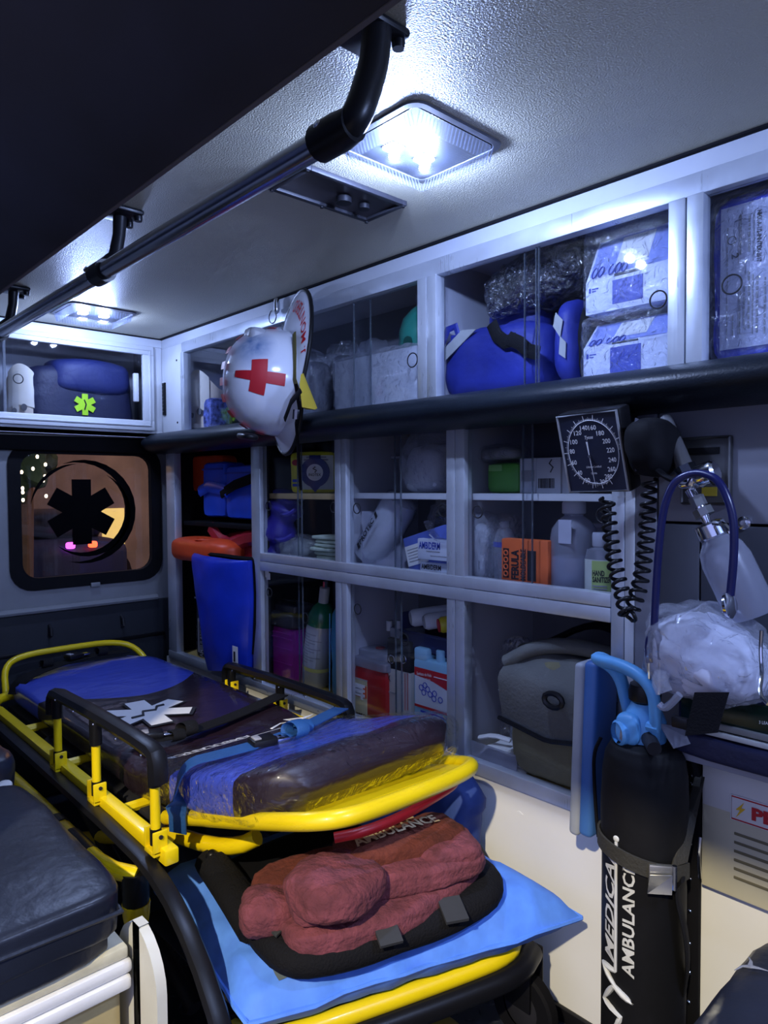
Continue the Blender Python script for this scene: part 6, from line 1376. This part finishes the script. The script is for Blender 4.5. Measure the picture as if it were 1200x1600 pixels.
# danger box
dbx = thing('inverter_cover', 'tan ventilated electrical cover with red danger sign', 'cover', (-.3, 1.25, .40))
mk('panel', MB().box((-.528, 1.262, .425), (.1, WY+.004, .655), .003), M('tan_cover', (.60, .56, .40), .5, var=.04), dbx)
mk('upper_panel', MB().box((-.526, 1.259, .575), (.1, 1.263, .650), .001), M('pale_cover', (.68, .68, .66), .5, var=.04), dbx)
A = at(1141, 1243, 1.257)
z1 = at(1142, 1240, 1.257).z; z0 = at(1142, 1280, 1.257).z
sg = mk('sign', MB().box((A.x, 1.256, z0), (A.x+.185, 1.2595, z1), .002), M('sign_white', (.72, .72, .70), .5), dbx)
mk('sign_border', MB().tube([(A.x+.003, 1.256, z0+.003), (A.x+.182, 1.256, z0+.003), (A.x+.182, 1.256, z1-.003), (A.x+.003, 1.256, z1-.003)], .0013, 4, True), redc, sg)
text3('PELIGRO', lambda u, v: V((A.x+.036+.14*u, 1.2545, z0+.011+(z1-z0-.022)*v)), redc, sg, bold=.05)
bx = A.x+.018; bzc = (z0+z1)/2
mk('bolt_icon', MB().add([(bx+.006, 1.2545, bzc+.015), (bx-.008, 1.2545, bzc-.002), (bx-.001, 1.2545, bzc-.001), (bx-.008, 1.2545, bzc-.016), (bx+.008, 1.2545, bzc+.004), (bx+.001, 1.2545, bzc+.003)], [(0,1,2,5), (5,2,3,4)]), M('bolt_yellow', (.75, .45, .02), .5), sg)
for k in range(6):
    z = at(1148, 1300, 1.261).z-k*.0155
    mk('vent_slot', MB().box((at(1147, 1300, 1.261).x, 1.2605, z-.005), (.06, 1.2625, z), .001), M('slot_dark', (.16, .14, .08), .6) if k == 0 else bpy.data.materials['slot_dark'], dbx)
mk('side_handle', MB().tube([(-.527, 1.255, .44), (-.527, 1.25, .47), (-.527, 1.25, .49), (-.527, 1.255, .515)], .003, 6), steel, dbx)

# ================================================================ BIG OXYGEN CYLINDER WITH STRAP AND BRACKET, BLUE BOARD
cx, cy, cr = -.588, 1.165, .071
oc = thing('oxygen_cylinder', 'large oxygen cylinder in black sleeve with light blue valve handle', 'cylinder', (cx, cy, 0))
slv = M('black_sleeve_vinyl', (.006, .006, .007), .6, spec=.2, bump=.25, bs=30, var=.2)
prof = [(.066, 0), (cr, .012), (cr, .2), (cr, .45), (cr+.001, .60), (cr, .645), (cr*.93, .675), (cr*.80, .692), (cr*.55, .70)]
mb = MB(); vs = []; sg_ = 36; PR = []
for i in range(len(prof)-1):
    for k in range(4): f_ = k/4; PR.append((prof[i][0]*(1-f_)+prof[i+1][0]*f_, prof[i][1]*(1-f_)+prof[i+1][1]*f_))
PR.append(prof[-1])
for r_, z in PR:
    for k in range(sg_):
        a = 2*math.pi*k/sg_; q = .004*noise.noise(V((math.cos(a)*2.2, math.sin(a)*2.2, z*9)))*(1 if z > .48 else .2); vs.append((cx+(r_+q)*math.cos(a), cy+(r_+q)*math.sin(a), z))
mb.add(vs, [(i*sg_+k, i*sg_+(k+1) % sg_, (i+1)*sg_+(k+1) % sg_, (i+1)*sg_+k) for i in range(len(PR)-1) for k in range(sg_)]+[tuple((len(PR)-1)*sg_+k for k in range(sg_))])
mk('sleeve', mb, slv, oc, ang=70)
T = Matrix.Translation((cx, cy, 0))
vb = mk('valve_body', MB().lathe([(.030, .695), (.036, .70), (.036, .735), (.030, .75), (.022, .765)], 18, T), skyb, oc)
mk('gauge_ring', MB().lathe([(.021, 0), (.022, .016), (.018, .020)], 18, Matrix.Translation((cx-.018, cy-.030, .715)) @ Matrix.Rotation(R(-28), 4, 'Z') @ Matrix.Rotation(R(90), 4, 'X'), False), skyb, vb)
mk('gauge_glass', MB().lathe([(.017, .012), (.010, .016), (.001, .017)], 16, Matrix.Translation((cx-.018, cy-.030, .715)) @ Matrix.Rotation(R(-28), 4, 'Z') @ Matrix.Rotation(R(90), 4, 'X')), M('gauge_face', (.25, .26, .28), .2), vb)
mk('outlet', MB().tube([(cx+.02, cy-.025, .712), (cx+.045, cy-.055, .708)], [.013, .012], 14), dgrey, vb)
mk('knob', MB().lathe([(.020, .765), (.027, .770), (.028, .785), (.025, .797), (.014, .800)], 24, T), black, oc)
mk('knob_neck', MB().lathe([(.016, .745), (.016, .77)], 14, T), chrome, oc)
hp = smooth([at(950, 1160, 1.15), at(962, 1120, 1.15), at(955, 1085, 1.15), at(928, 1036, 1.15), at(960, 1038, 1.13), at(1000, 1050, 1.11), at(1022, 1075, 1.10), at(1026, 1110, 1.10), at(1016, 1140, 1.12)], 2)
hp = smooth([(cx-.035, cy+.02, .71), (cx-.045, cy+.02, .75), (cx-.055, cy+.015, .80), (cx-.075, cy+.0, .825), at(930, 1030, cy-.015), at(972, 1040, cy-.025), at(1005, 1058, cy-.035), at(1022, 1085, cy-.035), at(1024, 1118, cy-.03), (cx+.026, cy-.015, .712)], 2)
mk('handle', MB().tube(hp, [.0125+.004*math.sin(math.pi*min(1, i/len(hp)*1.0)) for i in range(len(hp))], 10, flat=.7), skyb, oc, ang=60)
mk('handle_brace', MB().tube([(cx+.02, cy-.03, .735), (cx+.04, cy-.03, .735)], .008, 8), skyb, oc)
mk('front_shroud', MB().soft((cx-.012, cy-.030, .695), (.045, .035, .055), 8, 3.2), skyb, oc)
mk('drawstring', MB().tube(smooth([(cx-.070, cy-.025, .690), (cx-.082, cy-.03, .66), (cx-.086, cy-.02, .60), (cx-.084, cy-.015, .53), (cx-.080, cy-.015, .50)], 2), .0032, 6), blackm, oc)
# printed logo on the sleeve; turned towards the aisle
gold2 = M('cream_print', (.62, .62, .58), .5, var=.05)
wrapt('MEDICAL', cx, cy, cr, R(-14), .320, .515, .024, gold2, oc, .02, .25)
wrapt('AMBULANCE', cx, cy, cr, R(16), .310, .505, .021, gold2, oc, .025)
def oncyl(a, z, o=.0014): return V((cx+(cr+o)*math.sin(a), cy-(cr+o)*math.cos(a), z))
mk('logo_line', MB().tube([oncyl(R(-11), z) for z in (.308, .38, .45, .535)], .0028, 6), gold2, oc)
mk('logo_dot', MB().soft(oncyl(R(-11), .535), (.011, .004, .011), 5, 2), gold2, oc)
pl_ = [(-11, .535), (-11, .308), (-38, .305), (-12, .282), (14, .268), (-14, .28), (-34, .243), (-2, .233), (-10, .213), (-10, .163)]
pl2 = [oncyl(R(a0*(1-f_)+a1*f_), z0*(1-f_)+z1*f_) for (a0, z0), (a1, z1) in zip(pl_[1:-1], pl_[2:]) for f_ in (0, .25, .5, .75)]+[oncyl(R(-10), .163)]
mk('pulse_line', MB().tube(pl2, [.003+.0022*abs(math.sin(i*.8)) for i in range(len(pl2))], 6), gold2, oc)
# strap round the cylinder with metal buckle
sp = thing('cylinder_strap', 'dark webbing strap with metal buckle around the large cylinder', 'strap', (cx, cy-cr, .49))
ring = [oncyl(R(a), .505+.010*math.cos(R(a))-.012*math.sin(R(a)), .004) for a in range(-125, 96, 10)]
mk('webbing', MB().tube(ring, .0135, 6, flat=.28 if False else 1., upv=(0,0,1)) if False else MB().add([p+V((0,0,s_*.0135))+((p-V((cx,cy,p.z))).normalized()*o_) for p in ring for s_, o_ in ((-1,0),(1,0),(1,.004),(-1,.004))], [(i*4+k, i*4+(k+1) % 4, (i+1)*4+(k+1) % 4, (i+1)*4+k) for i in range(len(ring)-1) for k in range(4)]), M('olive_black_webbing', (.03, .028, .022), .8, bump=.4, bs=200), sp)
mk('webbing_up', MB().slab([oncyl(R(60), .51, .006), oncyl(R(88), .51, .006), (-.525, 1.262, .625), (-.54, 1.262, .625)], .003), bpy.data.materials['olive_black_webbing'], sp)
mk('loose_end', MB().tube(smooth([oncyl(R(75), .49, .012), (-.520, 1.14, .47), (-.505, 1.15, .40), (-.505, 1.16, .33), (-.520, 1.18, .275), (-.528, 1.20, .262)], 2), .016, 6, flat=.2), strapb, sp)
p = oncyl(R(48), .50, .010); q = Matrix.Translation(p) @ Matrix.Rotation(R(38), 4, 'Z')
bu = mk('buckle', MB().box((-.022, -.004, -.018), (.020, .006, .018), .003, q), M('brushed_buckle', (.45, .44, .40), .35, .9), sp)
mk('buckle_lever', MB().slab([q @ V((-.026, -.010, -.026)), q @ V((.012, -.012, -.024)), q @ V((.014, -.008, .006)), q @ V((-.022, -.008, .004))], .002), steel, bu)
mk('buckle_bar', MB().tube([q @ V((.018, -.004, -.02)), q @ V((.018, -.004, .02))], .004, 8), steel, bu)
wbk = thing('cylinder_bracket', 'black drilled wall strip and steel channel behind the large cylinder', 'bracket', (-.55, 1.25, 0))
mk('channel', MB().box((-.572, 1.235, 0), (-.560, 1.278, .69), .002).box((-.572, 1.268, 0), (-.545, 1.278, .69), .002), M('grey_channel', (.16, .16, .18), .4, .4), wbk)
mk('strip', MB().box((-.556, 1.256, 0), (-.529, 1.268, .71), .002), blackm, wbk)
for z in (.62, .605, .52, .508, .495, .43, .37, .31, .255, .2): mk('rivet', MB().lathe([(.0042, 0), (.003, .002)], 10, Matrix.Translation((-.546, 1.256, z)) @ Matrix.Rotation(R(90), 4, 'X')), steel, wbk)
mk('clear_flap', MB().slab([at(1028, 1130, 1.15), at(1052, 1170, 1.15), at(1088, 1160, 1.18), at(1090, 1142, 1.2)], .002), frost, wbk)
bbd = thing('blue_board', 'light blue plastic board with grey edge leaning beside the large cylinder', 'board', (-.72, 1.24, .475))
T = Matrix.Translation((-.718, 1.262, .468)) @ Matrix.Rotation(R(2), 4, 'Y')
mk('board', MB().box((-.012, -.085, .004), (.018, 0, .345), .010, T, 3), M('mid_blue_plastic', (.05, .15, .42), .45), bbd)
mk('edge_trim', MB().box((-.030, -.088, 0), (-.008, .002, .338), .008, T, 3), M('grey_trim', (.34, .37, .42), .5), bbd)
